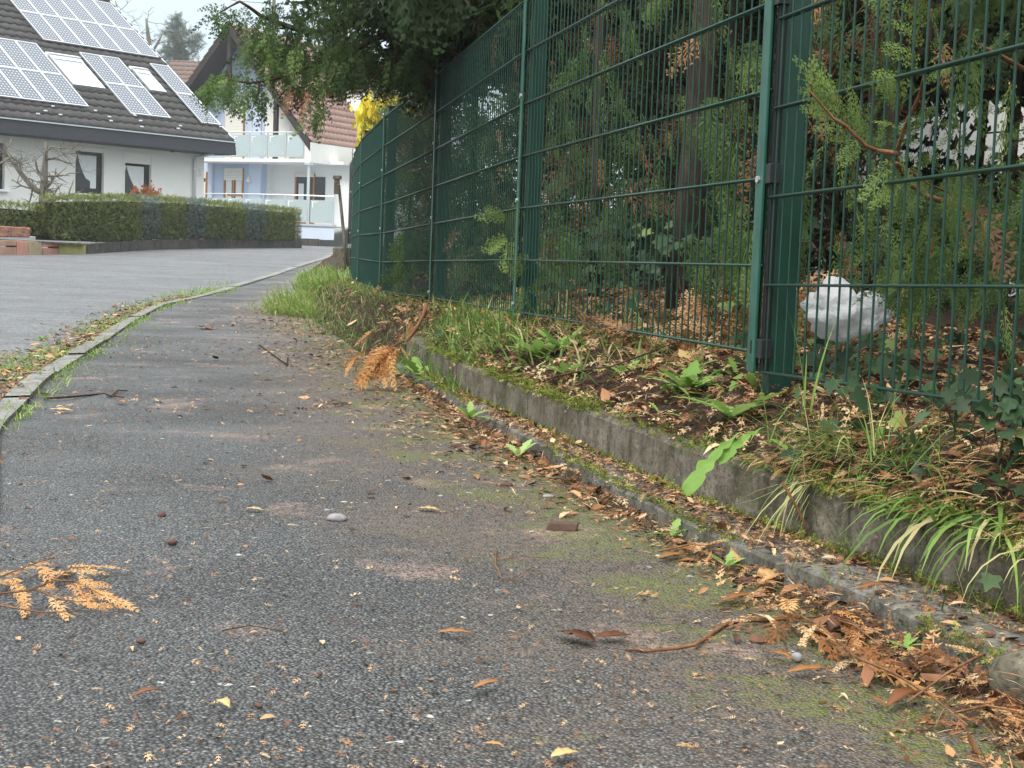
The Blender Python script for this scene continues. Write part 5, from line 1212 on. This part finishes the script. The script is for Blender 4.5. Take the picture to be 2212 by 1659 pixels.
for a in [((286,1508),(356,1497),'curved rust brown willow leaf lying alone on the asphalt, lower left',.28,.3,.8),
 ((945,1368),(1022,1370),'orange brown narrow leaf in the middle of the asphalt',.6,.32,.3),
 ((1287,1378),(1362,1374),'wet dark red leaf beside the greyish curled leaf',.12,.5,.15),
 ((1285,1389),(1205,1366),'greyish brown curled leaf left of the wet red leaf',.05,.5,.3),
 ((1022,1490),(1092,1478),'twisted orange leaf fragment on the asphalt, lower centre',.55,.25,.6),
 ((1190,1638),(1252,1628),'pale yellow leaf at the bottom centre',.95,.5,.4),
 ((905,1099),(950,1103),'flat pale tan leaf near the brown stone chip',.9,.5,.2),
 ((466,1518),(496,1532),'tiny yellow curled leaf right of the rust willow leaf',.98,.5,.9),
 ((1046,1609),(1090,1614),'small tan leaf scrap by the bottom edge',.75,.4,.4),
 ((434,707),(456,711),'reddish brown leaf on the far part of the footpath',.2,.5,.2),
 ((45,868),(68,864),'dark brown leaf lying on the kerb at the left edge',.1,.6,.5),
 ((105,885),(160,888),'white faded leaf next to the kerb',1.,.35,.1),
 ((255,867),(270,870),'small orange leaf by the long twig',.5,.8,.3),
 ((530,1100),(570,1104),'light tan frond scrap left of the grey pebble',.95,.35,.3),
 ((1655,1412),(1715,1428),'bright brown leaf on the moss beside the litter',.45,.3,.6),
 ((1700,1455),(1795,1447),'long orange brown leaf flat on the moss',.55,.25,.3),
 ((1915,1530),(2000,1505),'large brown willow leaf half buried in the lower right drift',.25,.26,.8),
 ((2150,1515),(2195,1545),'broad chestnut coloured leaf at the right end of the drift',.25,.4,.7),
 ((1950,1400),(1985,1372),'short brown leaf lying against the edging',.35,.3,.2),
 ((2000,1445),(2060,1375),'long orange leaf leaning on the edging',.5,.2,.3),
 ((1790,1365),(1850,1345),'dull purple leaf lying across the drift',.06,.4,.8),
 ((1560,1300),(1640,1290),'rusty leaf at the upper end of the drift',.4,.25,.4),
 ((1640,1262),(1695,1250),'pinkish tan leaf propped in the litter',.8,.6,.9),
 ((1420,1208),(1490,1200),'flat orange leaf at the edge of the litter',.5,.25,.3),
 ((1580,1225),(1660,1185),'pointed tan leaf leaning up against the edging',.7,.25,.6)]:
    leaf(a[0],a[1],a[2],a[3],a[4],a[5],.0)
def leaf_on(a,b,z,label,tint,wd,arch):
    A=_pl(a,z);B=_pl(b,z);leaf(a,b,label,tint,wd,arch,z)
leaf_on((1850,1276),(1935,1278),.05,'arched orange brown leaf lying on the ledge',.42,.32,.9)
p=gnd(1530,815);leaf_on((1505,806),(1560,786),p[2]-.01,'yellow leaf on the dark soil left of the near post',1.,.4,.3)
# ------------------------------------------------------------------ stones and chips
def pebble(px_,r,mat,label,seed,sq=(1,.8,.55)):
    p=_pl(px_,r*sq[2]*.7);rock('pebble' if mat is M['pebble'] else 'stone_chip',p,r,mat,label,'stone',seed,sq,'small stones on the footpath')
pebble((727,1119),.019,M['pebble'],'smooth grey oval pebble alone on the footpath',1,(1,.8,.5))
pebble((373,1171),.009,M['brownst'],'small round dark brown stone left of the grey pebble',2,(1,.8,.7))
pebble((349,1112),.009,M['brownst'],'tiny reddish stone above the dark brown stone',5,(1,.8,.7))
pebble((1185,1072),.014,M['pebble'],'flat dark grey stone near the litter',6,(1.2,.8,.35))
pebble((1095,1047),.013,M['brownst'],'brown stone near the edging, centre',7,(1.1,.8,.5))
pebble((305,1385),.006,M['brownst'],'brown crumb below the large orange frond',8,(1,.9,.7))
pebble((559,1524),.0055,M['brownst'],'reddish crumb at the bottom left',9,(1,.8,.6))
pebble((1722,1420),.009,M['pebble'],'blue grey stone on the moss next to the drift',10,(.9,.8,.8))
pebble((690,1455),.004,M['brownst'],'tiny brown crumb in the middle of the asphalt',12,(1,.8,.7))
P=_pl((1212,1146),0.);m=MB();f_=Fr(P,RT,np.array([0,1.,0]));m.prism([f_.p(-.034,-.012,.0),f_.p(.030,-.014,.0),f_.p(.034,-.010,.016),f_.p(-.026,-.010,.019)],np.array([.004,.03,-.001]));o=m.build('stone_chip',M['brownst'],None,tuple(P),bevel=.003);tag(o,'oblong brown stone chip lying near the edging, shaped like a bar','stone','small stones on the footpath')
# ------------------------------------------------------------------ twigs
def twig(paths,label,r=.0022,mat='twig',lift=.004,z=None):
    W=[[_pl(q,lift+(.0 if z is None else z)) for q in S] for S in paths];p=W[0][0];m=MB()
    for k,S in enumerate(W):
        S=[s_+np.array([0,0,.004*math.sin(i*1.7)]) for i,s_ in enumerate(S)];m.tube(S,[r*(1-.3*(k>0))*(1-.5*i/(len(S)-1)) for i in range(len(S))],6)
    o=m.build('twig',M[mat],None,tuple(p),smooth=True);tag(o,label,'twig','twigs on the ground');return o
twig([[(95,861),(150,860),(200,852),(225,848),(240,856),(268,860)],[(240,856),(255,845),(275,843)]],'long dark forked twig lying by the left kerb',.0045)
twig([[(1660,1340),(1600,1345),(1560,1350),(1530,1370),(1500,1396),(1460,1405),(1400,1402),(1352,1398)],[(1660,1340),(1740,1338),(1790,1332)]],'curved reddish root like twig leading out of the litter drift',.004,'redtwig')
twig([[(1072,1185),(1070,1225),(1085,1250),(1115,1252)],[(1115,1252),(1150,1230),(1170,1235)],[(1070,1210),(1130,1206),(1185,1205)]],'thin forked twig on the asphalt in front of the stone chip',.0016,'redtwig',.006)
twig([[(480,1362),(540,1357),(600,1360),(638,1367)]],'thin dark straight stem on the asphalt left of centre',.001)
twig([[(560,745),(620,790),(622,770)]],'small dark twig on the far footpath',.004)
twig([[(1850,1420),(1930,1460),(2010,1500),(2090,1560)]],'thin tan twig lying through the lower right drift',.0022,'redtwig',.03)
twig([[(2212,1400),(2120,1420),(2050,1450),(1960,1510)]],'reddish twig crossing the drift near the right edge',.0025,'redtwig',.04)
twig([[(700,1340),(780,1345)]],'short pale stem on the asphalt',.0009,'redtwig')
S=[gnd(x,y)+np.array([0,0,l_]) for x,y,l_ in ((1165,842,.02),(1200,842,.04),(1260,838,.05),(1320,830,.05),(1390,805,.05),(1455,770,.04))];m=MB();m.tube(S,[.002,.0035,.0035,.003,.0025,.001],6);o=m.build('twig',M['twig'],None,tuple(S[0]),smooth=True);tag(o,'slender twig resting across the weeds on the wall top','twig','twigs on the ground')
S=[at(x,y,6.25) for x,y in ((921,655),(915,680),(905,700),(890,722),(878,738))];m=MB();m.tube(S,[.010,.008,.008,.006,.004],7);o=m.build('broken_stem',M['redtwig'],None,tuple(S[-1]),smooth=True);tag(o,'short broken brown stem leaning upright on the grassy bank','twig','twigs on the ground')
S=[at(x,y,2.72) for x,y in ((1690,1042),(1715,1085),(1735,1125),(1745,1150))];m=MB();m.tube(S,[.003,.003,.0025,.002],6);o=m.build('twig',M['redtwig'],None,tuple(S[-1]),smooth=True);tag(o,'reddish stem hanging down the wall joint on the right','twig','twigs on the ground')
# ------------------------------------------------------------------ white plastic bag behind the fence
c=at(1832,668,3.62);gb=hz(c[0],c[1]);rr=random.Random(5)
m=MB();nu,nv=44,26;vs=[]
import mathutils
for j in range(nv+1):
    for i in range(nu):
        a=2*math.pi*i/nu;b=math.pi*j/nv
        d=np.array([math.sin(b)*math.cos(a),math.sin(b)*math.sin(a),math.cos(b)])
        nz=mathutils.noise.noise(Vector(d*1.8+3))*.4+abs(mathutils.noise.noise(Vector(d*3.6)))*.42-abs(mathutils.noise.noise(Vector(d*8)))*.16
        k=1+nz*.8-.62*math.exp(-((d[0]-.22)/.15)**2)*max(0,d[2])**1.5
        vs.append(c+np.array([.092*d[0]*k,.06*d[1]*k,.057*d[2]*k*(1+.2*(d[0]<.2))]))
fs=[(j*nu+i,j*nu+(i+1)%nu,(j+1)*nu+(i+1)%nu,(j+1)*nu+i) for j in range(nv) for i in range(nu)]
m.add(vs,fs);o=m.build('plastic_bag',M['bag'],None,(c[0],c[1],c[2]-.06));o.data.polygons.foreach_set('use_smooth',[True]*len(o.data.polygons));tag(o,'crumpled white plastic bag lying in the ivy behind the fence','plastic bag')

# ------------------------------------------------------------------ damp air
m=MB();m.box(WF,-950,950,-80,950,-1.3,21.);hm=bpy.data.materials.new('haze_air');hm.use_nodes=True;hn=hm.node_tree;hn.nodes.clear()
ho=hn.nodes.new('ShaderNodeOutputMaterial');hp=hn.nodes.new('ShaderNodeVolumePrincipled');hp.inputs['Color'].default_value=(.9,.94,.97,1);hp.inputs['Density'].default_value=.001;hp.inputs['Anisotropy'].default_value=.2
hn.links.new(hp.outputs[0],ho.inputs['Volume']);o=m.build('haze',hm);tag(o,'thin pale autumn mist between the camera and the far houses','mist',kind='stuff')
scene.cycles.volume_bounces=0
